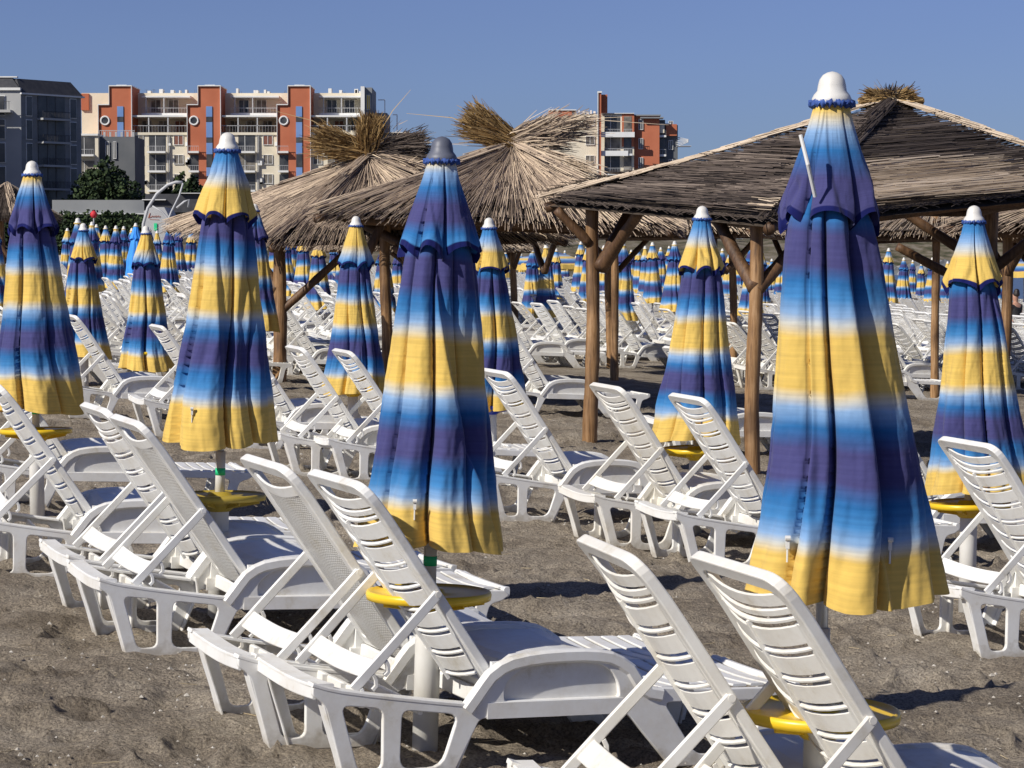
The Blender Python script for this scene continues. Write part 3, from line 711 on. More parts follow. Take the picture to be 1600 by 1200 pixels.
for i,(px,py,Lp,fl,cm,grey,rz,lean,lab) in enumerate(NEARU):
    s_ = Lp/1.565; D = FPX/s_
    if i==0: D=6.75
    if i==1: D=8.62
    if i==2: D=11.65
    top = pt(px,py,D); x=top.x; g=gz(x,D); k = 1.0
    H = top.z-g-.083; ck=(Lp*D/FPX-.075-(EYE-(H+g-1.35))*.30/D-.012)/1.42
    FOLDS[:] = {0:[(-PI/2+.25-rz,.15,.045),(-PI/2-.6-rz,.1,.034)],1:[(-PI/2-.15-rz,1.0,.055)],2:[(-PI/2-.3-rz,.55,.04)]}.get(i,[])
    o = make_umbrella('beach_umbrella', umbrella_meshes(11+i,fl,cm,True,(.97 if i==0 else .98), .95 if i==0 else 1.0, ({0:.062,4:.05,6:.02}.get(i,0)*math.cos(-rz),{0:.062,4:.05,6:.02}.get(i,0)*math.sin(-rz))), H, True, grey, finkk=1.)
    x0 = x - math.tan(lean)*H
    put(o, x0, D, (lean,0), 0); 
    for ch in o.children:
        if ch.name.startswith(('canopy','top_flap')): ch.rotation_euler=(0,0,rz); ch.scale=(ck,ck,ck)
    tag(o, lab, 'beach umbrella', UG)
    if i==0:
        mb=MB(); cz=H-.02
        og=V3((x0,D,g)); mb.tube([pt(1260,308,D-.13)-og,pt(1248,258,D-.17)-og,pt(1236,212,D-.16)-og],.0055,8)
        mb.build('broken_rib', M['whitep'], o)
    if i==3:
        mb=MB(); mb.tube([(.07,-.03,.76),(.07,.01,.76)],.085,24); mb.lathe([(.035,.70),(.035,.80)],16,(0,0)); mb.build('blue_disc', M['bluep'], o)
    for cpx in {0:(1214,1371),1:(640,),2:(301,),6:(520,)}.get(i,()):
        cv=[q for q in o.children if q.name.startswith('canopy')][0]; tx=(cpx-800)/FPX*D-x0; best=None
        Mr=Matrix.Rotation(rz,4,'Z')
        for vv_ in cv.data.vertices:
            if abs(vv_.co.z+1.42*.885)<.008:
                q=Mr@(vv_.co*ck)
                if q.y<0 and (best is None or abs(q.x-tx)<abs(best.x-tx)): best=q
        c=Vector((best.x,best.y-.012,H+best.z)); mb=MB(); mb.cbox(c,(.010,.008,.026)); mb.tube([c+Vector((-.007,-.004,.016)),c+Vector((.007,-.004,.016))],.007,8); mb.tube([c,c+Vector((0,0,-.05))],.003,6)
        mb.build('strap_clip', M['tube'], o)
    # table
    if i in (0,1,2,3,4,5,6,7,8):
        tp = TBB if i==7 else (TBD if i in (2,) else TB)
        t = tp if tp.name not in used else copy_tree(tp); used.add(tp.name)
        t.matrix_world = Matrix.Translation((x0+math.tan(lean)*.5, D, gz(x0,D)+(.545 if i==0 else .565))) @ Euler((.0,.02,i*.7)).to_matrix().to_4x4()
        tlab = ['round yellow table glimpsed behind the backs of the two bottom right loungers','round yellow table on the pole of the central grey-capped umbrella',
          'dull yellow table in shade on the pole of the tall umbrella left of centre','round yellow table on the pole of the leftmost big umbrella','round yellow table beside the lounger at the right edge',
          'bright yellow table between the pair of loungers before the log posts','small yellow table under the umbrella below the left thatched shelter','small blue table behind the lounger right of the central umbrella','small yellow table with green sticker above it between the left umbrellas'][i]
        tag(t, tlab, 'table', 'round plastic tables on umbrella poles')

# far umbrellas: px, py, length px, flap
FARU = [(120,340,150,'bp'),(143,346,112,'yb'),(166,352,95,'by'),(179,352,101,'yb'),(192,353,85,'bp'),(262,352,108,'bp'),(280,353,86,'yb'),(297,358,80,'by'),(246,360,80,'yw'),(104,356,85,'yw'),(205,356,80,'yb'),
 (454,364,86,'by'),(474,365,104,'by'),(496,370,116,'by'),(523,376,78,'yw'),(598,382,114,'bp'),(622,390,90,'yb'),(536,372,84,'by'),(463,368,76,'yb'),(445,366,98,'bp'),
 (816,396,50,'bp'),(834,388,105,'bp'),(854,381,118,'yw'),(883,391,56,'bp'),(907,377,80,'by'),(918,381,98,'by'),(931,386,70,'yw'),(972,377,126,'yb'),(986,390,66,'yb'),(999,387,72,'by'),(1020,378,98,'by'),(1044,384,62,'by'),(1054,376,114,'bp'),(1075,392,58,'yb'),
 (1140,390,80,'by'),(1172,379,118,'bp'),(1156,394,60,'yw'),(1205,404,68,'by'),(1386,387,88,'by'),(1411,402,74,'bp'),(1439,411,64,'by'),(1457,402,74,'bp'),
 (-8,340,150,'bp'),(1622,395,120,'by'),(660,380,110,'yb'),(790,392,70,'by'),(870,388,84,'by'),(944,383,92,'bp'),(958,388,74,'yb'),(1009,384,86,'yw'),(1033,386,72,'yb'),(1088,386,80,'by'),(1112,383,100,'bp'),(1128,388,76,'yb'),(1190,390,92,'yw'),(1222,396,74,'by'),(1245,398,70,'yb'),(1372,402,66,'by'),(1425,406,60,'yb'),(1480,408,68,'yw'),(1560,410,66,'by'),(640,384,92,'by'),(548,370,80,'yb'),(430,364,90,'yb'),(152,350,84,'by'),(232,356,78,'bp'),(320,362,76,'yb')]
FM = {}
for k,fl in enumerate(('yb','by','bp','yw')): FM[fl] = [umbrella_meshes(70+k,fl,0,False), umbrella_meshes(90+k,fl,2,False)]
zone = lambda px: 'at far left' if px<310 else ('under the left thatched shelter' if px<700 else ('under the big thatched shelter' if px<1300 else 'at right by the water'))
flname = {'yb':'yellow to purple','by':'blue to yellow','bp':'purple to blue','yw':'yellow to white'}
for k,(px,py,Lp,fl) in enumerate(FARU):
    Lm = 1.55 if Lp > 60 else 1.6
    D = FPX/(Lp/Lm); top = pt(px,py,D); g = gz(top.x,D); H = min(max(top.z-g-.083, 1.75),2.7)
    o = make_umbrella('beach_umbrella', random.choice(FM[fl]), H, False, False, detail=False); wf=random.uniform(.86,1.08)
    put(o, top.x, D, (random.uniform(-.02,.02),random.uniform(-.02,.02)), 0)
    ang=random.random()*6
    for ch in o.children:
        if ch.name.startswith(('canopy','top_flap')): ch.rotation_euler=(0,0,ang); ch.scale=(wf,wf*random.uniform(.9,1.05) if ch.name.startswith('canopy') else wf,1)
    tag(o, 'small distant closed umbrella, %s flap, %s'%(flname[fl],zone(px)), 'beach umbrella', UG)
    PLACED.append((top.x,D,1))
# one plain blue closed umbrella far left
bl = (FM['by'][0][0].copy(), FM['by'][0][1].copy())
for me in bl: me.materials.clear(); me.materials.append(M['skyblue'])
top = pt(212,345,62); o = make_umbrella('beach_umbrella', bl, top.z-gz(top.x,62)-.13, False, False, detail=False); put(o, top.x, 62)
tag(o,'plain bright blue closed umbrella among the striped ones at far left','beach umbrella')

# open umbrellas
def open_umbrella():
    root = empty('open_umbrella',(0,0,0)); n=8
    for nm, prof in (('canopy',[(0.02,2.28,0),(.45,2.16,.35),(.9,1.99,.7),(1.25,1.84,.99),(1.27,1.68,1)]),):
        vs=[];fs=[];uv=[]
        m=n*4
        for r,z,v in prof:
            for k in range(m):
                a=2*PI*k/m; sag = 1-.035*(1-abs(math.cos(k%4*PI/4)))*v
                vs.append((r*sag*math.cos(a),r*sag*math.sin(a),z-(.03*math.sin(k%4*PI/4) if v>.9 else 0))); uv.append((k/m,v))
        for i in range(len(prof)-1):
            for k in range(m): fs.append((i*m+k,(i+1)*m+k,(i+1)*m+(k+1)%m,i*m+(k+1)%m))
        me=bpy.data.meshes.new(nm); me.from_pydata(vs,[],fs); ul=me.uv_layers.new(name='UVMap')
        for l in me.loops: ul.data[l.index].uv=uv[l.vertex_index]
        me.materials.append(M['open']); solid(nm,me,root)
    fo=solid('finial', finial_mesh(False,1.), root); fo.location=(0,0,2.28)
    mb=MB(); mb.tube([(0,0,0),(0,0,2.27)],.02,8); solid('pole',mb.mesh('pole',M['pole']),root)
    return root
M['open'] = cloth('open_striped_cloth', [(0,YEL),(.1,BLU),(.25,PUR),(.38,LBL),(.5,YEL),(.58,YEL),(.66,LBL),(.78,BLU),(.9,PUR),(.94,YEL),(1,YEL)])
OU = open_umbrella()
for k,(px,py,D) in enumerate([(868,388,88),(835,392,95),(1068,400,98),(1600,398,80),(1180,398,92),(955,401,104),(900,398,110),(1125,404,108)]):
    o = OU if k==0 else copy_tree(OU); p=pt(px,py,D); o.location=(p.x,D,p.z-2.4); 
    tag(o,'open blue and yellow striped parasol far away '+('at the right edge over the water' if px>1500 else 'behind the closed ones under the big shelter'),'beach umbrella','open striped parasols far down the beach')

# ------------------------------------------------------------------ far loungers in rows
yaw=R(20); e1=Vector((math.cos(yaw),math.sin(yaw),0)); e2=Vector((-math.sin(yaw),math.cos(yaw),0))
def topix(x,y,z):
    # approximate projection
    d=y; return 800+FPX*x/d, HOR+FPX*(EYE-z)/d
cnt=0; REST=[]
LF_CREAM = make_lounger('sun_lounger', False, M['cream_plastic'], lod=1); 
cands=[]
for i in range(-16,30):
    for j in range(0,165):
        base = Vector((0,24,0)) + e1*(i*2.4+.35*math.sin(j*.9)) + e2*(j*.80 + (.18 if j%2 else 0)) + Vector((.3,0,0))
        cands.append((base.x+random.uniform(-.06,.06), base.y+random.uniform(-.05,.05), i, j))
cands.sort(key=lambda c:c[1])
for x,y,i,j in cands:
    if y>125: continue
    px,py = topix(x,y,gz(x,y))
    if px<-60 or px>1640 or x>20: continue
    # sand gaps seen in the photo
    mx,my = x+.8, y+.5
    lim = 604 if px<240 else (590 if px<420 else (560 if px<640 else (572 if px<800 else (566 if px<1100 else (625 if px<1400 else 610)))))
    if py>lim: continue
    if y<32 and any((mx-a)**2+((my-b)*1.3)**2<1.4 for a,b,t in PLACED if t==0): continue
    if any((mx-a)**2+(my-b)**2<.9 for a,b,t in PLACED[:len(NEARL)]): continue
    if random.random()<.04: continue
    if cnt>=272: REST.append((x,y)); continue
    zn = 'left of the tall umbrella' if px<330 else ('crowded behind the left shelter post' if px<720 else ('under the big thatched shelter' if px<1250 else 'at right towards the water'))
    rq=random.random(); proto = L_FAR if rq<.66 else (LF_CREAM if rq<.87 else L_LOW)
    nm = 'nearer rows' if y<40 else ('middle rows' if y<60 else 'farthest rows')
    place(proto, x, y, yaw+random.uniform(-.05,.05), ('white' if proto is L_FAR else ('off-white' if proto is LF_CREAM else 'lower reclined off-white'))+' slatted lounger in the %s %s'%(nm,zn), 'packed rows of white sun loungers')
    cnt+=1
print('far loungers', cnt, len(REST))
mb = MB()
for x,y in REST:
    if len(mb.v)>260000: break
    T = Matrix.Translation((x,y,gz(x,y))) @ Matrix.Rotation(yaw+random.uniform(-.05,.05),4,'Z')
    for sy in (-.3,.3):
        for a,b_,wd in (((0,.33),(.62,.26),.04),((.62,.26),(.8,.42),.05),((.8,.42),(1.15,.42),.05),((1.15,.42),(1.3,.28),.05),((1.3,.28),(1.9,.26),.04),((.05,.31),(.14,0),.05),((.6,.25),(.5,0),.05),((1.2,.3),(1.38,0),.05),((1.8,.25),(1.74,0),.05),((.71,.28),(.17,1.0),.045),((.45,.63),(.14,.31),.03)):
            p=Vector((a[0],sy,a[1])); q=Vector((b_[0],sy,b_[1])); d=(q-p).normalized(); n=Vector((-d.z,0,d.x))*wd/2; w_=Vector((0,.012,0))
            mb.add([T@v for v in (p-n-w_,p-n+w_,p+n+w_,p+n-w_,q-n-w_,q-n+w_,q+n+w_,q+n-w_)],[(0,1,2,3),(7,6,5,4),(0,4,5,1),(1,5,6,2),(2,6,7,3),(3,7,4,0)])
    for k in range(9):
        t=.08+.095*k; c=Vector((.71-.60*t,0,.285+.80*t)); u_=Vector((-.60,0,.80))*.036; w_=Vector((0,.28,0))
        mb.add([T@v for v in (c-u_-w_,c-u_+w_,c+u_+w_,c+u_-w_)],[(0,1,2,3)])
    mb.box((.72,-.28,.38),(1.16,.28,.41),0,T); mb.box((1.3,-.28,.25),(1.86,.28,.27),0,T)
if mb.v: tag(mb.build('lounger_field', M['plastic']), 'farthest mass of white loungers merging into one band by the bank', 'sun loungers', kind='stuff')
if LF_CREAM.name not in used:
    for ch in list(LF_CREAM.children_recursive): bpy.data.objects.remove(ch)
    bpy.data.objects.remove(LF_CREAM)

# ------------------------------------------------------------------ thatched shelters
class Straws:
    def __init__(s): s.v=[]; s.f=[]; s.t=[]
    def strand(s, a, b, w, nrm, tone, mid=None, taper=1.):
        d=(b-a); 
        if d.length<1e-5: return
        sd=d.cross(nrm).normalized()*w*.5; k=len(s.v)
        if mid is None:
            hn=nrm*w*.5
            s.v += [a-sd,a+hn,a+sd,b-sd*taper,b+hn*taper,b+sd*taper]; s.f += [(k,k+1,k+4,k+3),(k+1,k+2,k+5,k+4)]; s.t += [tone]*6
        else:
            s.v += [a-sd,a+sd,mid+sd*.8,mid-sd*.8,b+sd*.3*taper,b-sd*.3*taper]; s.f += [(k,k+1,k+2,k+3),(k+3,k+2,k+4,k+5)]; s.t += [tone]*6
    def build(s,name,mat,parent):
        me=bpy.data.meshes.new(name); me.from_pydata([tuple(p) for p in s.v],[],s.f)
        at=me.attributes.new('tone','FLOAT','POINT'); at.data.foreach_set('value',s.t)
        me.materials.append(mat); o=link(bpy.data.objects.new(name,me)); o.parent=parent; return o
def rj(s): return random.uniform(-s,s)
def log(name, a, b, r0, r1, mat, parent, seed=0):
    a=Vector(a); b=Vector(b); n=max(8,int((b-a).length/.06)); mb=MB(); rs=random.Random(seed)
    path=[]; rad=[]; off=Vector((0,0,0)); kn=[rs.random() for _ in range(5)]
    t=(b-a).normalized(); s1=t.orthogonal().normalized(); s2=t.cross(s1)
    for i in range(n+1):
        q=i/n; wl=min(1,(b-a).length/2.2)**2; path.append(a.lerp(b,q)+s1*.018*wl*math.sin(q*5+seed)+s2*.013*wl*math.sin(q*7+seed*2))
        r=r0+(r1-r0)*q; r*=1+.04*math.sin(q*23+seed)+sum(.10*math.exp(-((q-k)/.015)**2) for k in kn)*.6; rad.append(r)
    mb.tube(path,rad,16); return mb.build(name,mat,parent,True)
def shelter(name,label,apex,corners,posts,kind,seed,beams=True,tuft=None,eave_th=.10,braces=(),dens=1.,mats=None,palebands=(),woodmat=None,group='thatched reed shelters'):
    random.seed(seed)
    root=empty(name,(apex.x,apex.y,gz(apex.x,apex.y))); 
    inv=root.location.copy()
    class P: pass
    def place_(o): o.matrix_parent_inverse=Matrix.Translation(-inv); return o
    tag(root,label,'beach shelter',group)
    n=len(corners); mb=MB()
    # underlay
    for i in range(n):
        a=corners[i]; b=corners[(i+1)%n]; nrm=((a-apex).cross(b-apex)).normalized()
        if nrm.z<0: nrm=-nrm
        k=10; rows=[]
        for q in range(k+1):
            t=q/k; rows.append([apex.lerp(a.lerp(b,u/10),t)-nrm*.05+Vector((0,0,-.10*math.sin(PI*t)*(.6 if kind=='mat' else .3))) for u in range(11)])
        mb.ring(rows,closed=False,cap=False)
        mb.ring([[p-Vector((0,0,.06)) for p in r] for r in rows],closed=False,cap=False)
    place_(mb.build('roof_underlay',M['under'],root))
    for i in range(n):
        a=corners[i]; b=corners[(i+1)%n]; nrm=((a-apex).cross(b-apex)).normalized()
        if nrm.z<0: nrm=-nrm
        st=Straws(); Lf=((a+b)/2-apex).length; We=(a-b).length
        if kind=='radial':
            rows=max(4,int(Lf/.28))
            for q in range(rows):
                t1=(q+1)/rows; cntr=int(We*t1/.0135*dens*1.15)
                for c in range(cntr):
                    u=random.random(); ed=a.lerp(b,u)
                    dirv=(ed-apex); tt=t1+rj(.05); ln=.55/Lf+random.random()*.2/Lf
                    lift=Vector((0,0,-.06*math.sin(PI*min(1,tt))))
                    p1=apex+dirv*(tt+.02)+nrm*(.012+random.random()*.03)+lift; p0=apex+dirv*max(.02,tt-ln)+nrm*(.0+random.random()*.03)+lift
                    p1=p1+Vector((rj(.05),rj(.05),-random.random()*(.10 if q==rows-1 else .0)))
                    tone=.5+rj(.38)-(.0)+.12*math.sin(u*9+q)
                    st.strand(p0,p1,random.uniform(.005,.012),nrm,max(0,min(1,tone)))
            # ragged drip edge
            for c in range(int(We/.012)):
                u=random.random(); ed=a.lerp(b,u); dirv=(ed-apex).normalized()
                p0=ed-dirv*.15+Vector((0,0,-.03-random.random()*.05)); p1=ed+dirv*random.uniform(.02,.16)+Vector((rj(.03),rj(.03),-.06-random.random()*.10))
                st.strand(p0,p1,.010,nrm,.3+rj(.3))
            place_(st.build('thatch_panel',(mats or {}).get(i,M['straw']),root))
        else:
            rows=int(Lf/.011*dens); stp=Straws()
            for q in range(rows):
                t1=(q+.5)/rows
                cn=max(1,int(We*t1/.42)); 
                for c in range(cn):
                    u0=(c+random.random())/cn-.25*.9/max(t1*We,.4); u1=u0+random.uniform(.45,1.3)/max(t1*We,.4)
                    u0=max(-.01,u0); u1=min(1.01,u1)
                    if u1-u0<.02: continue
                    tt=min(1.01,t1+rj(.012)); sagz=-.10*math.sin(PI*tt)*.6-.03*math.sin(tt*9+u0*4)-.03*math.sin(u0*9+tt*3)*tt
                    ly=random.random()*.03
                    p0=apex.lerp(a.lerp(b,u0),tt)+nrm*(ly)+Vector((0,0,sagz+rj(.008))); p1=apex.lerp(a.lerp(b,u1),tt+rj(.008))+nrm*(ly+rj(.012))+Vector((0,0,sagz+rj(.014)))
                    pale = any(i==fi and lo<tt+.02*math.sin(u0*14)+rj(.008)<hi and ulo<u0 and u1<uhi for fi,lo,hi,ulo,uhi in palebands)
                    (stp if pale else st).strand(p0,p1,random.uniform(.005,.012),nrm,max(0,min(1,.45+rj(.42)+.16*math.sin(tt*23+u0*3)+.1*math.sin(u0*17+tt*5))))
            for c in range(int(We/.03)):
                u=random.random(); ed=a.lerp(b,u); dirv=(b-a).normalized()*random.choice((-1,1))
                st.strand(ed+Vector((0,0,-.02)),ed+dirv*.18+Vector((0,0,-.03-random.random()*.05)),.008,nrm,.3+rj(.3))
            place_(st.build('thatch_panel',M['dark'],root))
            if stp.v: place_(stp.build('pale_reed_mat',M['pale'],root))
        # ridge roll along the hip
        st=Straws(); m=int((650 if kind=='mat' else 260)*dens)
        for c in range(m):
            t=random.random(); wv=rj(.09); d=(a-apex); dn=d.normalized(); sd=dn.cross(Vector((0,0,1))).normalized()
            p0=apex+d*t+sd*wv+Vector((0,0,(.040 if kind=='mat' else .05)-abs(wv)*.35-(.06*math.sin(PI*t)) )); p1=p0+dn*random.uniform(.3,.7)+sd*rj(.03)+Vector((0,0,rj(.01)))
            if (p1-apex).length>d.length+.1: continue
            st.strand(p0,p1,.014,Vector((0,0,1)),.5+rj(.45))
        place_(st.build('ridge_roll',(M['dark'] if i==1 else M['pale']) if kind=='mat' else M['straw'],root))
    # tufts
    for (dx,dy,dz,ln,sp,num,mt) in (tuft or []):
        st=Straws(); d=Vector((dx,dy,dz)).normalized()
        for c in range(num):
            r=Vector((rj(1),rj(1),rj(1)))*sp; dd=(d+r).normalized(); L0=ln*random.uniform(.45,1.0)
            p0=apex+Vector((rj(.07),rj(.07),rj(.05)))-d*.25; mid=p0+dd*L0*.6; p1=mid+(dd+Vector((rj(.25),rj(.25),rj(.2)-.15)))*L0*.4
            st.strand(p0,p1,random.uniform(.010,.022),Vector((rj(1),-1,rj(1))).normalized(),.5+rj(.48),mid)
        for c in range(int(num*.9)):   # feathery seed heads
            r=Vector((rj(1),rj(1),rj(1)))*sp*.9; dd=(d+r).normalized(); q=apex+dd*ln*random.uniform(.35,.80)-d*.2
            p1=q+Vector((dd.x+rj(.5),dd.y+rj(.5),dd.z+rj(.5))).normalized()*random.uniform(.06,.2)
            st.strand(q,p1,random.uniform(.008,.02),Vector((rj(1),-1,rj(1))).normalized(),.45+rj(.4),(q+p1)/2)
        for c in range(1 if ln>.5 else 0):
            r=Vector((rj(1),rj(1),rj(1)))*sp*1.5; dd=(d+r).normalized(); p0=apex; mid=p0+dd*ln*.8; p1=mid+(dd+Vector((0,0,-.3)))*ln*.6
            st.strand(p0,p1,.012,Vector((0,-1,.3)),.95,mid)
        place_(st.build('reed_tuft',M[mt],root))
    for k,(x,y,zt,r) in enumerate(posts):
        place_(log('post',(x,y,gz(x,y)-.2),(x,y,zt),r*1.08,r*.92,woodmat or M['wood'],root,seed+k))
    for k,(p,q,r) in enumerate(braces):
        place_(log('brace',p,q,r,r*.85,M['darkwood'],root,seed+9+k))
    if beams:
        for i in range(n):
            a=corners[i]; b=corners[(i+1)%n]; ia=a.lerp(apex,.16); ib=b.lerp(apex,.16); ia=ia-Vector((0,0,.26)); ib=ib-Vector((0,0,.26))
            place_(log('beam',ia,ib,.055,.05,M['darkwood'],root,seed+20+i))
            place_(log('rafter',a-Vector((0,0,.14)),apex-Vector((0,0,.22)),.05,.045,M['darkwood'],root,seed+30+i))
    return root
V=Vector
def rel(c, *offs): return [V((c.x+o[0], c.y+o[1], o[2])) for o in offs]
def post_braces(x,y,dirs,z0,zt,L,r):
    return [((x+dx*.06,y+dy*.06-.02,z0+dz),(x+dx*L,y+dy*L,zt),r) for dx,dy,dz in dirs]
# big shelter
C3=V((3.71,23.9,EYE+1.53))
cor3=[V((.33,24.0,EYE+.60)),V((2.14,20.3,EYE+.345)),V((6.0,22.9,EYE+.72)),V((5.3,27.4,EYE+.6))]
zt=EYE+.40
u1=(cor3[1]-cor3[0]); u1.z=0; u1.normalize(); u2=(cor3[2]-cor3[1]); u2.z=0; u2.normalize()
PF=(2.09,20.95); PL=(.78,23.75); PB=(5.3,27.0); PR=(5.8,23.1); 
br=[]
def brc(P,d,z0,z1,L,r,off=(0,0)): br.append(((P[0]+off[0]+d.x*.02,P[1]+off[1]+d.y*.02,EYE+z0),(P[0]+d.x*L,P[1]+d.y*L,EYE+z1),r))
brc(PL,V((.30,.2,0)).normalized(),-.12,.50,.50,.07,(.06,-.14)); brc(PL,u1,-.10,.42,.95,.06,(.10,-.12)); brc(PL,V((-1,-.2,0)),.12,.45,.35,.05)
brc(PF,-u1,-.28,.44,.75,.06,(0,-.05)); brc(PF,u2,-.30,.38,.8,.06,(0,-.03))
brc(PB,V((-1,0.1,0)),-.12,.52,1.0,.06); brc(PB,V((1,-.3,0)),-.15,.55,.9,.06); brc(PB,V((-1,-.1,0)),-.42,.1,1.05,.055)
brc(PR,-u2,-.1,.5,.9,.06)
shelter('thatched_shelter','large shelter with dark weathered reed roof on round log posts at right',C3,cor3,[(PF[0],PF[1],zt,.062),(PL[0],PL[1],EYE+.48,.067),(PB[0],PB[1],EYE+.62,.085),(PR[0],PR[1],EYE+.6,.08)],'mat',3,
  tuft=[(-1,0,.16,.46,.16,420,'gold'),(1,-.1,.14,.42,.16,420,'gold'),(0,-.3,1,.26,.40,260,'dark')],braces=br,palebands=[(1,.58,1.1,-.1,.90),(0,.93,1.1,.86,1.1),(1,.95,1.1,-.1,1.1)])
# left shelter
C1=V((-1.96,33.2,EYE+1.38))
cor1=[V((-4.85,34.4,EYE+.50)),V((-3.05,30.9,EYE+.24)),V((.7,31.8,EYE+.30)),V((-.8,35.6,EYE+.45))]
P1=(-3.02,31.6)
bl1=[((P1[0]-.02,P1[1],EYE-.45),(P1[0]-.50,P1[1]+.6,EYE+.25),.07),((P1[0]+.02,P1[1],EYE-.72),(P1[0]+.98,P1[1]+.1,EYE+.16),.055)]
shelter('thatched_shelter','pale reed shelter left of centre with a golden bushy tuft on top',C1,cor1,[(P1[0],P1[1],EYE+.42,.085),(-.3,32.1,EYE+.4,.07),(-4.0,34.3,EYE+.5,.07),(-1.0,34.9,EYE+.5,.07)],'radial',11,
  tuft=[(-1,-.2,.34,1.1,.2,750,'gold'),(.12,-.3,1,.85,.25,750,'gold'),(1,0,.12,1.2,.25,800,'dark'),(1,.2,.45,1.0,.3,60,'straw'),(1,-.4,-.22,1.2,.05,160,'straw')],braces=bl1,dens=.9)
# middle shelter
C2=V((0.0,29.4,EYE+1.36))
cor2=[V((-2.22,27.5,EYE+.56)),V((1.80,27.2,EYE+.40)),V((2.1,31.6,EYE+.45)),V((-2.0,31.6,EYE+.5))]
P2=(-1.72,27.9)
bl2=[((P2[0]+.04,P2[1],EYE-.02),(P2[0]+.28,P2[1]+.1,EYE+.48),.055),((-1.0,28.0,EYE-.0),(-1.7,28.3,EYE+.35),.06),((-1.3,27.9,EYE+.1),(-.6,28.1,EYE+.45),.06),((-1.35,27.95,EYE+.12),(-1.02,27.95,EYE-.25),.05)]
shelter('thatched_shelter','middle reed shelter with fanned grey straw roof and windblown tuft, behind the central umbrella',C2,cor2,[(-1.1,28.3,EYE+.5,.075),(.92,28.0,EYE+.42,.06),(1.02,31.0,EYE+.5,.06),(-1.6,31.0,EYE+.5,.07)],'radial',17,
  tuft=[(-1,-.2,.60,.98,.22,900,'gold'),(1,0,.30,1.0,.26,600,'straw'),(1,.1,.30,1.45,.10,200,'straw'),(.8,-.3,-.28,1.5,.035,190,'pale')],braces=bl2,dens=1.0)
def simple_shelter(px,D,apz,rz,half,label,seed,postr=.07,ez=.3,posts=None,mk='straw'):
    c=pt(px,400,D); A=V((c.x,D,EYE+apz)); cs=[]
    for k in range(4):
        a=rz+k*PI/2; cs.append(V((c.x+half*math.cos(a),D+half*math.sin(a),EYE+ez)))
    ps=[(q.lerp(A,.3).x,q.lerp(A,.3).y,EYE+ez+.1,postr) for q in cs]
    brs=[]
    for x,y,z,r in ps:
        d=V((A.x-x,A.y-y,0)); d=V((-d.y,d.x,0)).normalized()
        for sg in (-1,1): brs.append(((x,y,EYE-.25),(x+sg*d.x*.7,y+sg*d.y*.7,EYE+ez-.02),.05))
    shelter('thatched_shelter',label,A,cs,posts or ps,'radial',seed,braces=brs,dens=.55,mats={i:M[mk] for i in range(4)})
c4=pt(960,500,36.6); c5=pt(1145,500,37.5)
simple_shelter(1045,38.5,1.15,R(200),3.0,'straw shelter half hidden behind the big dark one, posts seen between its front posts',31,ez=.47,posts=[(c4.x,c4.y,EYE+.6,.058),(c5.x,c5.y,EYE+.6,.058),(1.6,40,EYE+.6,.06),(3.3,40,EYE+.6,.06)],mk='pale')
c6=pt(1461,500,36.0)
simple_shelter(1475,37.5,1.05,R(215),2.9,'straw shelter behind the right part of the big dark one',37,ez=.42,posts=[(c6.x,c6.y,EYE+.6,.06),(8.4,36.5,EYE+.6,.06),(7.5,39,EYE+.6,.06),(5.4,39,EYE+.6,.06)],mk='pale')
simple_shelter(1790,31,1.1,R(200),2.9,'grey straw shelter cut by the right edge',41,ez=.45)
simple_shelter(672,50,1.0,R(195),2.55,'small pale straw shelter whose eave tip shows below the middle one',43,ez=.28,mk='pale')
simple_shelter(12,62,1.85,R(200),1.35,'brownish straw parasol behind the leftmost umbrella',47,ez=1.05,mk='dark')

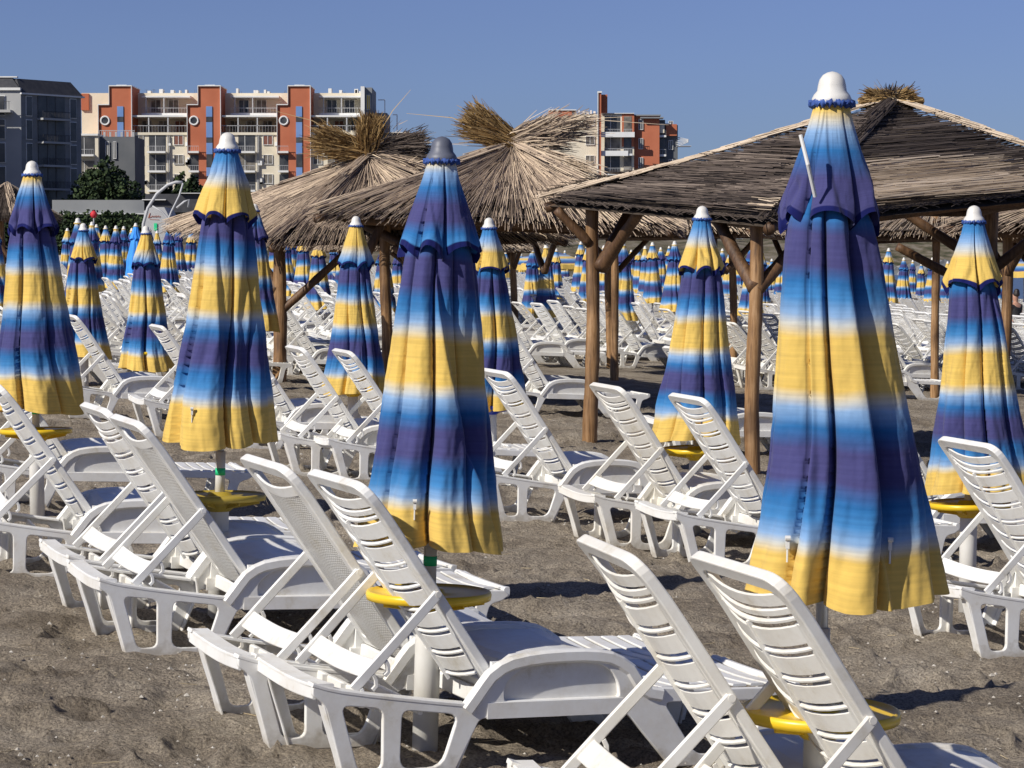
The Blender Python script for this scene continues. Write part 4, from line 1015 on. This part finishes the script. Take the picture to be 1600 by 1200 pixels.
# ------------------------------------------------------------------ buildings
class Bld:
    """facade builder: px coordinates of the photo on the plane at depth D, y offset behind/in front in metres"""
    def __init__(s,name,label,D,px0,cat='building',group=None):
        s.D=D; s.root=empty(name,(pt(px0,400,D).x,D,gz(pt(px0,400,D).x,D))); tag(s.root,label,cat,group)
        s.inv=Matrix.Translation(-s.root.location)
    def fin(s,o,parent=None):
        if parent is None: o.parent=s.root; o.matrix_parent_inverse=s.inv
        else: o.parent=parent
        return o
    def X(s,px): return (px-800)/FPX*s.D
    def Z(s,py): return EYE+(HOR-py)/FPX*s.D
    def box(s,mb,x0,x1,y0,y1,d0,d1,mi=0):
        mb.box((s.X(x0),s.D+d0,s.Z(y1)),(s.X(x1),s.D+d1,s.Z(y0)),mi)
    def part(s,name,mat,boxes,parent=None):
        mb=MB()
        for b in boxes: s.box(mb,*b)
        o=mb.build(name,mat); return s.fin(o,parent)
    def window(s,x0,x1,y0,y1,d,mat=None,fr=True):
        o=s.part('window',M['whitep'],[(x0-.5,x1+.5,y0-.4,y0+.2,d-.16,d+.05),(x0-.5,x1+.5,y1-.2,y1+.5,d-.2,d+.05),(x0-.5,x0+.2,y0+.2,y1-.2,d-.16,d+.05),(x1-.2,x1+.5,y0+.2,y1-.2,d-.16,d+.05),((x0+x1)/2-.35,(x0+x1)/2+.35,y0+.2,y1-.2,d-.16,d+.05)])
        s.part('pane',mat or M['curtain'],[(x0+.2,x1-.2,y0+.2,y1-.2,d-.08,d+.04)],o); return o
    def bay(s,x0,x1,y0,y1,d,mat=None):
        """recessed balcony: dark opening, glazed door, slab, railing"""
        o=s.part('balcony',M['whitep'],[(x0-1,x1+1,y1-1.6,y1+1.4,d-1.3,d+.02)])
        s.part('door_glass',mat or random.choice([M['glass'],M['curtain'],M['glass']]),[(x0,x1,y0,y1-1.6,d-.06,d+.05)],o)
        mb=MB(); 
        s.box(mb,x0-1,x1+1,y1-9.6,y1-9.0,d-1.28,d-1.2)
        n=max(2,int((x1-x0)/2.4))
        for k in range(n+1):
            x=x0-.6+(x1-x0+1.2)*k/n; s.box(mb,x-.13,x+.13,y1-9,y1-1.6,d-1.26,d-1.21)
        s.fin(mb.build('railing',M['rail']),o)
        if x1-x0>14: s.part('door_leaf',M['whitep'],[((x0+x1)/2-3,(x0+x1)/2-2.3,y0,y1-1.6,d-.12,d-.05)],o)
        return o
b=Bld('apartment_building','long red and cream apartment block with round windows and three red towers at left',380,340)
b.part('wall',M['cream'],[(120,566,212,392,0,14),(500,566,205,213,.1,10)])
b.part('setback_wall',M['cream'],[(120,566,143,212,6,13)])
for k in range(3):
    x0=[175,313,452.5][k]; x1=x0+34
    t=b.part('tower',M['brick'],[(x0,x1,137,390,-.6,8),(x0-17,x0,166,242,-.55,7.5)])
    b.part('coping',M['whitep'],[(x0-.6,x1+1,135.5,137,-.9,8.2),(x0-18,x0,164.6,166,-.9,7.8),(x1,x1+.9,137,300,-.9,-.3),(x0-17.8,x0-17,166,242,-.9,-.3),(x0-.8,x0,137,165,-.9,-.4),(x0+8,x0+24,133.5,135.5,1,5)],t)
    for q,(ya,yb,mt) in enumerate([(168,184,'blueg'),(184.4,192,'glass'),(192.4,216,'blueg'),(216.4,224,'glass'),(224.4,242,'blueg'),(242.4,262,'glass'),(262.4,276,'blueg'),(276.4,300,'glass')]):
        b.part('window',M[mt],[(x0+12,x0+21.5,ya,yb,-.75,-.5)],t)
    # round window
    mb=MB(); c=V((b.X(x0-7),b.D-.7,b.Z(190))); ri=.62
    pa=[c+V((.64*math.cos(a*PI/12),0,.64*math.sin(a*PI/12))) for a in range(25)]
    mb.tube(pa,.13,6,cap=False); fr=b.fin(mb.build('round_window',M['whitep']),t)
    mb=MB(); mb.tube([c+V((0,.02,0)),c+V((0,.1,0))],.62,20); b.fin(mb.build('pane',M['glass']),t)
mods=[(208,296),(347,435),(486,566)]
for k,(xa,xb) in enumerate(mods):
    e=b.part('cornice',M['whitep'],[(xa+12,xb,149.5,152,2.5,7),(xa+2,xb,181.5,184,-.3,7)])
    # top storey
    for x in (xa+22,xa+50,xa+76):
        if x+17<xb: b.window(x,x+15,154,174,5.95,random.choice([M['curtain'],M['glass']]))
        if x+17<xb+4: b.part('column',M['rail'],[(x-4,x-2.4,152,181.5,2.6,3.1)])
    b.part('parapet',M['whitep'],[(xa+12,xb,176.5,181.5,2.5,2.9)])
    mb=MB()
    b.box(mb,xa+12,xb,168.2,168.9,2.6,2.7)
    for q in range(18):
        x=xa+12+(xb-xa-12)*q/17; b.box(mb,x-.12,x+.12,169,176.5,2.6,2.7)
    b.fin(mb.build('railing',M['rail']))
    for x in (xa+8,xa+34,xa+60):
        if x+16<xb: b.window(x,x+14,187,207,5.95,random.choice([M['curtain'],M['glass'],M['redshut']]))
    for x in (xa+26,xa+56): b.part('column',M['rail'],[(x,x+1.8,184,212,-.2,.3)])
    mb=MB(); b.box(mb,xa,xb,197.2,198,-.2,-.1)
    for q in range(20):
        x=xa+(xb-xa)*q/19; b.box(mb,x-.12,x+.12,198,208,-.2,-.1)
    b.fin(mb.build('railing',M['rail'])); b.part('parapet',M['cream'],[(xa,xb,208,212,-.25,.1)])
    for r in range(4):
        y=213+30*r
        b.window(xa+5,xa+18,y,y+14,0); b.bay(xa+27,xa+53,y-1,y+26,0); 
        if k<2 or True: b.window(xa+66,xa+80,y,y+14,0,M['redshut'] if r==0 else M['curtain'])
        if k<2: b.bay(xa+91,xa+105,y,y+26,-.2)
    b.part('drainpipe',M['rail'],[(xa+56,xa+57,213,392,-.35,-.1),(xa+58.5,xa+59.3,213,392,-.35,-.1)])
    mb=MB()
    for q in range(5):
        x=random.uniform(xa+14,xb-6); h=random.uniform(3,8); b.box(mb,x,x+random.uniform(2,6),143-h,143,7,9)
    b.fin(mb.build('roof_unit',M['whitep']))
mb=MB()
for q in range(16):
    x=random.uniform(215,560); h=random.uniform(2,7); b.box(mb,x,x+.3,143-h,143,8,8.08)
    if q%3==0: b.box(mb,x-2,x+2.3,143-h,143-h+.3,8,8.08)
b.fin(mb.build('aerial',M['greyd']))
for q in range(22):
    x=random.choice([208,347,486])+random.choice([20,58,61,84,87]); y=random.choice([214,244,274]); b.part('air_conditioner',M['whitep'],[(x,x+3.2,y+random.uniform(3,12),y+random.uniform(14,15.5),-.5,-.02)])
b.part('wall_bay',M['brick'],[(120,132,144,170,5.6,7)])
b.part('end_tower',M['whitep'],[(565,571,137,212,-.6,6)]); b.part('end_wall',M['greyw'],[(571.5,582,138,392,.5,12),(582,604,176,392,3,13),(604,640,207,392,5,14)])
b.part('end_frame',M['whitep'],[(600,601.2,156,190,3,3.3),(590,601,155,156.2,3,3.3),(618,619.5,178,207,5,5.3),(612,619,177,178.2,5,5.3),(571,640,206,207,2.7,5)])
b.window(574,579,150,172,.45,M['yellow']); 
for y in (190,218,248,278): b.window(586,598,y,y+14,2.95); b.window(612,626,y+20,y+32,4.95)

# grey mansard block at far left: its long face turned away from the sun
D=300; B2=empty('apartment_building',(pt(36,400,D).x,D,gz(-60,D))); tag(B2,'grey apartment block with dark mansard roof at the left edge','building')
Z2=lambda py:(HOR-py)/FPX*D+EYE
def fl(o,par=None): o.parent=par or B2; return o
org=V((pt(36,400,D).x,D,0)); rotm=Matrix.Rotation(R(50),4,'Z'); zb=B2.location.z
def part2(name,mat,boxes,par=None,turn=True):
    mb=MB()
    for (u0,u1,z0,z1,w0,w1) in boxes:
        mb.box((u0,w0,z0-zb),(u1,w1,z1-zb),0,rotm if turn else None)
    o=mb.build(name,mat); return fl(o,par)
Wd=9.4
part2('wall',M['greyw'],[(0,Wd,0,Z2(149),0,8)]); part2('front_wall',M['lite'],[(-14,-.01,0,Z2(143),-.3,8)],None,False)  # turned wall takes a darker grey to stand for its shade
part2('cornice',M['whitep'],[(-.3,Wd+.3,Z2(149),Z2(146.5),-.4,8)]); part2('cornice',M['whitep'],[(-14.2,-.02,Z2(143),Z2(139),-.6,8)],None,False)
mb=MB(); 
for tr,(u0,u1,zA,zB,w0) in ((True,(-.2,Wd+.2,Z2(146.3),Z2(124),-.2)),(False,(-14.2,-.2,Z2(138.8),Z2(122.5),-.4))):
    T=rotm if tr else Matrix.Identity(4)
    vs=[T@V(p) for p in ((u0,w0,zA-zb),(u1,w0,zA-zb),(u1-1.1,w0+1.1,zB-zb),(u0+(.2 if tr else .6),w0+1.1,zB-zb),(u0,8,zA-zb),(u1,8,zA-zb),(u1-1.1,7,zB-zb),(u0+.5,7,zB-zb))]
    mb.add(vs,[(0,1,2,3),(1,5,6,2),(4,0,3,7),(5,4,7,6),(3,2,6,7)])
fl(mb.build('mansard_roof',M['slate']))
part2('roof_edge',M['whitep'],[(-14,-.6,Z2(122.4),Z2(120.5),.5,1.2)],None,False)
for r in range(6):
    z1=Z2(152+36.5*r); z0=z1-2.3
    if z0<zb: break
    for (u0,u1) in ((.7,1.5),(7.6,8.5)):
        o=part2('window',M['whitep'],[(u0-.08,u1+.08,z0-.1,z1+.1,-.12,.02)]); part2('pane',M['glass'],[(u0,u1,z0,z1,-.18,-.1)],o)
    o=part2('balcony',M['lite'],[(2.4,6.8,z0-.5,z0-.25,-1.2,0)]); part2('opening',M['glass'],[(2.5,6.7,z0-.2,z1+.2,-.1,.02)],o); part2('mullion',M['greyd'],[(3.9,4.05,z0-.2,z1+.2,-.16,-.1),(5.2,5.35,z0-.2,z1+.2,-.16,-.1)],o)
    part2('railing',M['slate'],[(2.4,6.8,z0+.55,z0+.6,-1.18,-1.12)]+[(2.4+.22*k,2.43+.22*k,z0-.25,z0+.55,-1.17,-1.13) for k in range(20)],o)
    o=part2('window',M['whitep'],[(-6.5,-5.4,z0-.1,z1+.1,-.42,-.3)],None,False); part2('pane',M['glass'],[(-6.4,-5.5,z0,z1,-.5,-.42)],o,False)
    o=part2('window',M['whitep'],[(-2.9,-1.9,z0-.1,z1+.1,-.42,-.3)],None,False); part2('pane',M['glass'],[(-2.8,-2.0,z0,z1,-.5,-.42)],o,False)
o=part2('balcony',M['lite'],[(-10,-1,Z2(178),Z2(174),-1.8,-.3)],None,False); part2('railing',M['slate'],[(-10,-1,Z2(161.5),Z2(161),-1.78,-1.7)]+[(-10+.4*k,-9.95+.4*k,Z2(174),Z2(161.5),-1.77,-1.72) for k in range(23)],o,False)
part2('string_course',M['greyw'],[(-.02,Wd,Z2(162+18*k),Z2(161+18*k),-.05,0) for k in range(12)])
# unseen block added to keep them in shade (out of frame to the left)
b0=Bld('apartment_building','unseen plain block added beyond the left edge to shade the grey buildings',282,-330)
b0.part('wall',M['lite'],[(-560,-110,100,395,0,12)])
for r in range(5):
    for c in range(6): b0.window(-540+70*c,-520+70*c,130+45*r,155+45*r,0)

b=Bld('apartment_building','small shaded grey house with a roof terrace between the grey block and the cream one',335,165)
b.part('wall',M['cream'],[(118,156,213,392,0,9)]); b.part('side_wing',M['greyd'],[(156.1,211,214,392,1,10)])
b.part('railing',M['rail'],[(156,211,204,204.8,1,1.1)]+[(156+3*k,156.5+3*k,204.8,214,1,1.1) for k in range(19)]+[(160+9*k,163+9*k,206,214,2.0,2.3) for k in range(6)])
b.window(166,171,222,248,.95,M['glass']); b.window(178,182,222,248,.95,M['glass']); b.bay(124,150,216,244,0); b.bay(124,150,252,280,0)
b.part('string_course',M['whitep'],[(118,156,210,213,-.3,9)])

b=Bld('apartment_building','red and white apartment block with tall red pylon beyond the middle thatched roof',400,960)
b.part('wall',M['cream'],[(862,990,180,392,0,10)]); b.part('red_wall',M['brick'],[(857,893,174,200,-.2,.3)]); b.part('red_wall',M['brick'],[(971,990,179,230,-.1,3)])
b.part('parapet',M['whitep'],[(857,900,172.6,174,-.4,9),(938,990,178,179,-.4,9)])
b.part('side_wing',M['brick'],[(990,1030,182,392,1.0,12)]); b.part('side_wing',M['greyd'],[(1010,1060,195,392,3.0,13)])
b.part('roof_slab',M['greyw'],[(990,1032,180,182,.5,12),(1000,1036,184,186,0,3)]); b.part('dormer',M['cream'],[(1022,1038,193,208,1.5,4)]); b.part('dormer',M['brick'],[(1041,1058,194,212,2.2,6)]); b.part('parapet',M['whitep'],[(1040,1048,192.8,194,2,6)])
t=b.part('pylon',M['brick'],[(933.5,938,148,300,-2.2,-.9),(938.3,948,150,178,-1.2,6)]); b.part('coping',M['whitep'],[(932.5,939,145.6,148,-2.4,-.8),(932.6,933.4,148,300,-2.4,-1.6)],t)
for y in (183,213,243):
    b.window(915,928,y+1,y+14,0); b.bay(944,968,y,y+30,0); b.bay(974,986,y,y+30,-.1)
    b.window(998,1004,y+4,y+20,.95,M['glass']); b.bay(1012,1040,y+4,y+30,2.95,M['glass']); b.window(1046,1052,y+6,y+20,2.95,M['glass'])
b.part('balcony_front',M['whitep'],[(938,990,208,216,-1.6,-1.4),(938,980,237,245,-1.6,-1.4)])
mb=MB()
for q in range(9):
    x=880+q*6+random.uniform(-1,1); h=random.uniform(3,7); b.box(mb,x,x+random.uniform(1.5,4),178-h,178,3,4)
b.fin(mb.build('roof_unit',M['whitep']))
mb=MB()
for q in range(6): mb.tube([(b.X(1058),b.D+3,b.Z(214+q*3)),(b.X(1076),b.D+2,b.Z(218+q*.8))],.06,5)
b.box(mb,1058,1080,228,229,1,4); b.fin(mb.build('satellite_rack',M['rail']))

# low grey roof building, sign kiosk
b=Bld('low_building','long low grey building behind the hedge at left',205,190)
b.part('wall',M['greyd'],[(60,310,330,392,.6,14)]); b.part('roof',M['greyw'],[(85,228,313,334,-.5,14)]); b.part('fascia',M['whitep'],[(85,228,334,335.2,-.7,.2)]); b.part('roof_edge',M['whitep'],[(225,262,312,313.3,-.6,14),(283,330,302,303,-.6,14)]); b.part('roof_block',M['slate'],[(229,332,303.5,332,-.2,14)])
b=Bld('kiosk','cream gabled kiosk with red script lettering and a green door by the metal arches',120,250)
mb=MB(); vs=[(b.X(px),b.D,b.Z(py)) for px,py in ((226,392),(226,330),(238,324),(258,324),(272,352),(272,392))]
vs2=[(x,y+3,z) for x,y,z in vs]; mb.add(vs+vs2,[(0,1,2,3,4,5),(11,10,9,8,7,6)]+[(i,i+6,(i+1)%6+6,(i+1)%6) for i in range(6)])
wl=b.fin(mb.build('wall',M['lite']))
b.part('door',M['green'],[(242,246.5,349,360,-.06,0)])
mb=MB(); scr=[(233,341),(235,335),(236,333),(235,337),(234.5,340.5),(238,339),(239,337),(240,339.5),(241,337.5),(242,339.5),(243.5,337),(244.5,339.8),(246,337),(247,339.5),(249,337),(250,339.5),(252,338)]
mb.tube([(b.X(x),b.D-.02,b.Z(y)) for x,y in scr],.013,5); mb.tube([(b.X(235),b.D-.02,b.Z(343)),(b.X(250),b.D-.02,b.Z(343.6))],.008,5); b.fin(mb.build('lettering',M['brick']))
def arch(name,label,pts,D,r):
    o0=empty(name,(pt(pts[0][0],400,D).x,D,gz(pt(pts[0][0],400,D).x,D))); mb=MB(); mb.tube([pt(x,y,D)-o0.location for x,y in pts],r,8)
    mb.build('tube',M['rail'],o0,True); tag(o0,label,'frame','curved metal frames of the playground at left'); return o0
arch('metal_arch','curved grey metal arch rising over the kiosk at left',[(222,400),(224,350),(231,325),(245,303),(262,289),(275,284.5),(285,285)],110,.07)
arch('metal_arch','straight thin metal strut leaning against the arch by the kiosk',[(286,286),(280,306),(268,330),(262,345),(258,400)],109,.04)
arch('metal_arch','small low metal hoop right of the kiosk',[(276,325),(288,315),(295,312),(294,324)],112,.05)
arch('metal_arch','dark guy bar sloping down in front of the kiosk',[(238,322),(252,330),(262,341),(268,352)],108,.04)
# red ball flag
o0=empty('buoy_marker',pt(147,400,100)); p=pt(147,400,100)
mb=MB(); mb.tube([(0,0,gz(p.x,100)-p.z),(0,0,pt(147,338,100).z-p.z)],.03,6); mb.build('pole',M['rail'],o0)
mb=MB(); mb.lathe([(.02,-.16),(.11,-.1),(.15,0),(.11,.1),(.02,.16)],12); q=mb.build('ball',noisy('red_ball',(.5,.02,.03),(.6,.03,.04),3),o0,True); q.location.z=pt(147,335,100).z-p.z
tag(o0,'red ball on a thin pole above the hedge at left','marker')

# ------------------------------------------------------------------ trees, hedge
def foliage(name,blobs,nleaf,size,parent,org_):
    st=Straws()
    for k in range(nleaf):
        c,r=random.choices(blobs,weights=[b_[1]**2 for b_ in blobs])[0]
        while True:
            d=V((rj(1),rj(1),rj(1)))
            if .02<d.length<1: break
        d=d.normalized()*(.55+.5*random.random()**.6); p=V(c)+V((d.x*r,d.y*r,d.z*r*.9))+V((rj(.15),rj(.15),rj(.15)))*r-org_
        a=V((rj(1),rj(1),rj(1))).normalized(); s_=size*random.uniform(.5,1.3)
        st.strand(p-a*s_*.5,p+a*s_*.5,s_*.8,d,max(0,min(1,.45+rj(.35)+d.z*.2-d.y*.1+d.x*-.12)))  # leaf tone painted lighter on top and on the sunward side
    return st.build(name,M['leaf'],parent)
def tree(label,x,y,h,rad,seed,group='trees behind the beach',narrow=False):
    random.seed(seed); z0=gz(x,y); root=empty('tree',(x,y,z0)); tag(root,label,'tree',group); mb=MB()
    mb.tube([(0,0,-.2),(rj(.2),0,h*.3),(rj(.3),0,h*.75)],[h*.03,h*.022,h*.008],8)
    blobs=[]
    for k in range(11):
        t=(k+.5)/11; rr=rad*(.30+.35*math.sin(PI*min(1,t*1.15))) if not narrow else rad*(.6-.45*t)
        a=k*2.4; off=(rad*.55*math.sin(PI*t) if not narrow else rad*.2)
        c=V((off*math.cos(a),off*math.sin(a),h*(.22+.72*t))); blobs.append((c,rr))
        mb.tube([(0,0,h*(.15+.5*t)),tuple(c)],[h*.010,h*.003],5)
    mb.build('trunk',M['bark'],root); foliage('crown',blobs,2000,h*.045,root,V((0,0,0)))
for k,(px,D,ytop,rad,nar,lab) in enumerate([(140,300,262,2.6,False,'bushy green tree before the small grey house at left'),(165,290,248,3.2,False,'dark tree in the shade of the small grey house'),(190,295,272,3.0,False,'dark low tree right of the tallest shaded one'),
   (282,340,262,2.0,True,'spiky conifer before the cream facade'),(300,330,272,2.2,False,'dark bush tree beside the spiky conifer'),(262,345,285,1.8,False,'low tree at the foot of the cream facade'),
   (760,215,318,4,False,'dark tree behind the beach market, leftmost of its row'),(840,215,312,4,False,'dark tree behind the beach market above the green board'),(905,215,322,4,False,'dark tree seen left of the front log post'),(965,220,316,4.2,False,'dark tree seen between the log posts'),(1030,220,320,4,False,'dark tree seen right of the second log post'),(1100,222,318,4,False,'dark tree behind the umbrella between the log posts'),(1165,222,322,4,False,'dark tree behind the right front log post'),(1230,225,325,4,False,'dark tree at the right end of the market row'),(700,215,325,4,False,'dark tree hidden behind the middle thatched roof')]):
    p=pt(px,ytop,D); tree(lab,p.x,D,p.z-gz(p.x,D),rad,100+k,narrow=nar)
random.seed(5)
for k,(pa,pb,D,yt,lab) in enumerate([(-20,105,165,338,'dark hedge at the left edge below the low building'),(100,210,160,334,'sunlit green hedge in front of the long low building'),(205,240,158,342,'small bush next to the kiosk')]):
    a=pt(pa,yt,D); c=pt(pb,yt,D); root=empty('hedge',(a.x,D,gz(a.x,D))); tag(root,lab,'hedge','hedges behind the umbrellas at left')
    bl_=[]; n=max(3,int((c.x-a.x)/.5))
    for q in range(n): 
        t=q/n; zz=a.z-gz(a.x,D); 
        for h_ in (.25,.5,.72): bl_.append((V(((c.x-a.x)*t,rj(.4),zz*h_+rj(.15))),.75*zz/3+.2))
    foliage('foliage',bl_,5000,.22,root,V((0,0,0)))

# beach market stalls beyond the bank
random.seed(9)
cols=[(.55,.03,.05),(.75,.75,.75),(.03,.35,.22),(.05,.12,.5),(.7,.45,.05),(.6,.15,.35),(.02,.5,.35)]
for k,px in enumerate([868,890,912,935,962,985,1008,1032,1060,1085,1110,1150,1190,1225]):
    D=184; x=pt(px,400,D).x; zz=gz(x,D); root=empty('market_stall',(x,D,zz)); 
    cn=['dark red','white','dark green','navy','mustard','pink','sea green'][k%7]
    tag(root,'small %s awning beach stall seen through the shelter, number of posts four, %s'%(cn,['left group','middle group','right group'][min(2,k//5)]),'stall','stalls of the beach market')
    root['label']='tiny beach stall with %s awning in the %s of the market row'%(cn,['left third','middle third','right third'][min(2,k//5)])
    mb=MB()
    for sx in (-.48,.48):
        for sy in (0,1.2): mb.box((sx-.03,sy-.03,0),(sx+.03,sy+.03,1.7))
    mb.build('frame',M['rail'],root)
    mt=noisy('awning_%d'%k,tuple(c*.8 for c in cols[k%7]),cols[k%7],3,.8)
    mb=MB(); mb.add([(-.6,-.4,1.45),(.6,-.4,1.45),(.6,1.3,1.95),(-.6,1.3,1.95),(-.6,-.4,1.3),(.6,-.4,1.3)],[(0,1,2,3),(4,5,1,0)]); mb.build('awning',mt,root)
    mb=MB(); mb.box((-.5,0,.0),(.5,.8,.75)); mb.build('counter',M['greyd'],root)
    for q in range(5):
        mb=MB(); c0=random.choice(cols); hh=random.uniform(.15,.5); x0=-.45+.19*q
        mb.box((x0,-.02,.755),(x0+.15,.3,.755+hh)); mb.box((x0+.02,-.04,.755+hh*.3),(x0+.13,-.021,.755+hh*.7))
        mb.build('goods',noisy('goods_%d_%d'%(k,q),tuple(c*.7 for c in c0),c0,8,.8),root)
b=Bld('sign_board','green sign board hanging beneath the thatch left of the front log post',150,908)
b.part('board',M['green'] if False else noisy('board_green',(.01,.22,.13),(.02,.28,.17),3),[(896,919,334,352,0,.1)]); b.part('post',M['rail'],[(907,908,352,392,.1,.2)])
mb=MB(); mb.tube([(b.X(900+q*1.3),b.D-.02,b.Z(345+(q%2)*1.6)) for q in range(12)],.02,5); b.fin(mb.build('lettering',M['whitep']))

# rocks along the far shore at right
random.seed(21)
for k in range(26):
    D=random.uniform(300,420); px=1370+k*9+rj(6); x=pt(px,400,D).x; mb=MB(); s_=random.uniform(1.5,3.2); n=9
    prof=[(s_*.7,-.8),(s_,0),(s_*.85,s_*.35),(s_*.5,s_*.6),(s_*.1,s_*.68)]
    rings=[[V((r*(1+rj(.22))*math.cos(2*PI*i/n),r*(1+rj(.22))*math.sin(2*PI*i/n),z+rj(.15)*s_)) for i in range(n)] for r,z in prof]
    mb.ring(rings); o=mb.build('shore_rock',M['greyd'] if k%2 else M['greyw']); o.location=(x,D+20,SEA); tag(o,'rough grey rock of the far shore across the water at right','rock','rocks along the far shore')

# ------------------------------------------------------------------ seated woman near the right edge
def person(loc,rz,label):
    root=empty('person',loc); root.rotation_euler=(0,0,rz); tag(root,label,'person')
    skin=noisy('skin',(.42,.22,.14),(.50,.28,.19),8,.6); black=noisy('black_top',(.01,.01,.012),(.02,.02,.022),8,.8); hair=noisy('dark_hair',(.012,.008,.006),(.03,.02,.015),20,.5)
    nodes=[((0,0,0),.14),((0,0,.16),.125),((0,.0,.36),.145),((0,0,.46),.10),((0,.0,.53),.05),((0,-.01,.60),.075),((0,-.02,.69),.092),((0,-.01,.76),.06),
      ((.16,0,.44),.055),((.24,-.05,.24),.042),((.20,-.24,.12),.032),((.19,-.32,.11),.026),((-.16,0,.44),.055),((-.24,-.05,.24),.042),((-.20,-.24,.12),.032),((-.19,-.32,.11),.026),
      ((.10,-.05,-.02),.10),((.13,-.42,.05),.075),((.13,-.50,-.32),.048),((.13,-.60,-.38),.035),((-.10,-.05,-.02),.10),((-.13,-.42,.05),.075),((-.13,-.50,-.32),.048),((-.13,-.60,-.38),.035)]
    ed=[(0,1),(1,2),(2,3),(3,4),(4,5),(5,6),(6,7),(3,8),(8,9),(9,10),(10,11),(3,12),(12,13),(13,14),(14,15),(0,16),(16,17),(17,18),(18,19),(0,20),(20,21),(21,22),(22,23)]
    def skinned(name,ns,es,mat,par):
        me=bpy.data.meshes.new(name); me.from_pydata([n_[0] for n_ in ns],es,[]); o=link(bpy.data.objects.new(name,me)); o.parent=par
        md=o.modifiers.new('skin','SKIN'); 
        for i,n_ in enumerate(ns): me.skin_vertices[0].data[i].radius=(n_[1],n_[1])
        me.skin_vertices[0].data[0].use_root=True
        o.modifiers.new('sub','SUBSURF').render_levels=2; me.materials.append(mat); return o
    def sk(me): 
        if not me.skin_vertices: pass
    import bmesh
    def make(name,ns,es,mat,par):
        bm=bmesh.new(); lay=bm.verts.layers.skin.verify(); vs=[]
        for p,r in ns:
            v=bm.verts.new(p); v[lay].radius=(r,r); vs.append(v)
        vs[0][lay].use_root=True
        for a,c in es: bm.edges.new((vs[a],vs[c]))
        me=bpy.data.meshes.new(name); bm.to_mesh(me); bm.free(); me.materials.append(mat)
        o=link(bpy.data.objects.new(name,me)); o.parent=par; o.modifiers.new('skin','SKIN'); m2=o.modifiers.new('sub','SUBSURF'); m2.levels=2; m2.render_levels=2; return o
    make('body',nodes,ed,skin,root)
    make('black_top',[((0,0,.02),.15),((0,0,.17),.137),((0,0,.36),.158),((0,0,.45),.112),((.15,0,.44),.067),((.21,-.035,.32),.055),((-.15,0,.44),.067),((-.21,-.035,.32),.055)],[(0,1),(1,2),(2,3),(3,4),(4,5),(3,6),(6,7)],black,root)
    make('hair',[((0,.02,.66),.088),((0,.02,.74),.092),((0,.03,.80),.07),((0,.04,.87),.055)],[(0,1),(1,2),(2,3)],hair,root)
    mb=MB(); mb.tube([(-.03,-.105,.70),(-.025,-.112,.70)],.01,6); mb.tube([(.025,-.112,.70),(.03,-.105,.70)],.01,6); mb.build('eyes',hair,root)
p=pt(1587,478,60); person((p.x,60,p.z-.44),R(215),'woman with dark hair in a bun and black top sitting at the right edge')

for o in scene.objects:
    if o.get('label') and not 4<=len(o['label'].split())<=16: print('BADLABEL',o.name,o['label'])
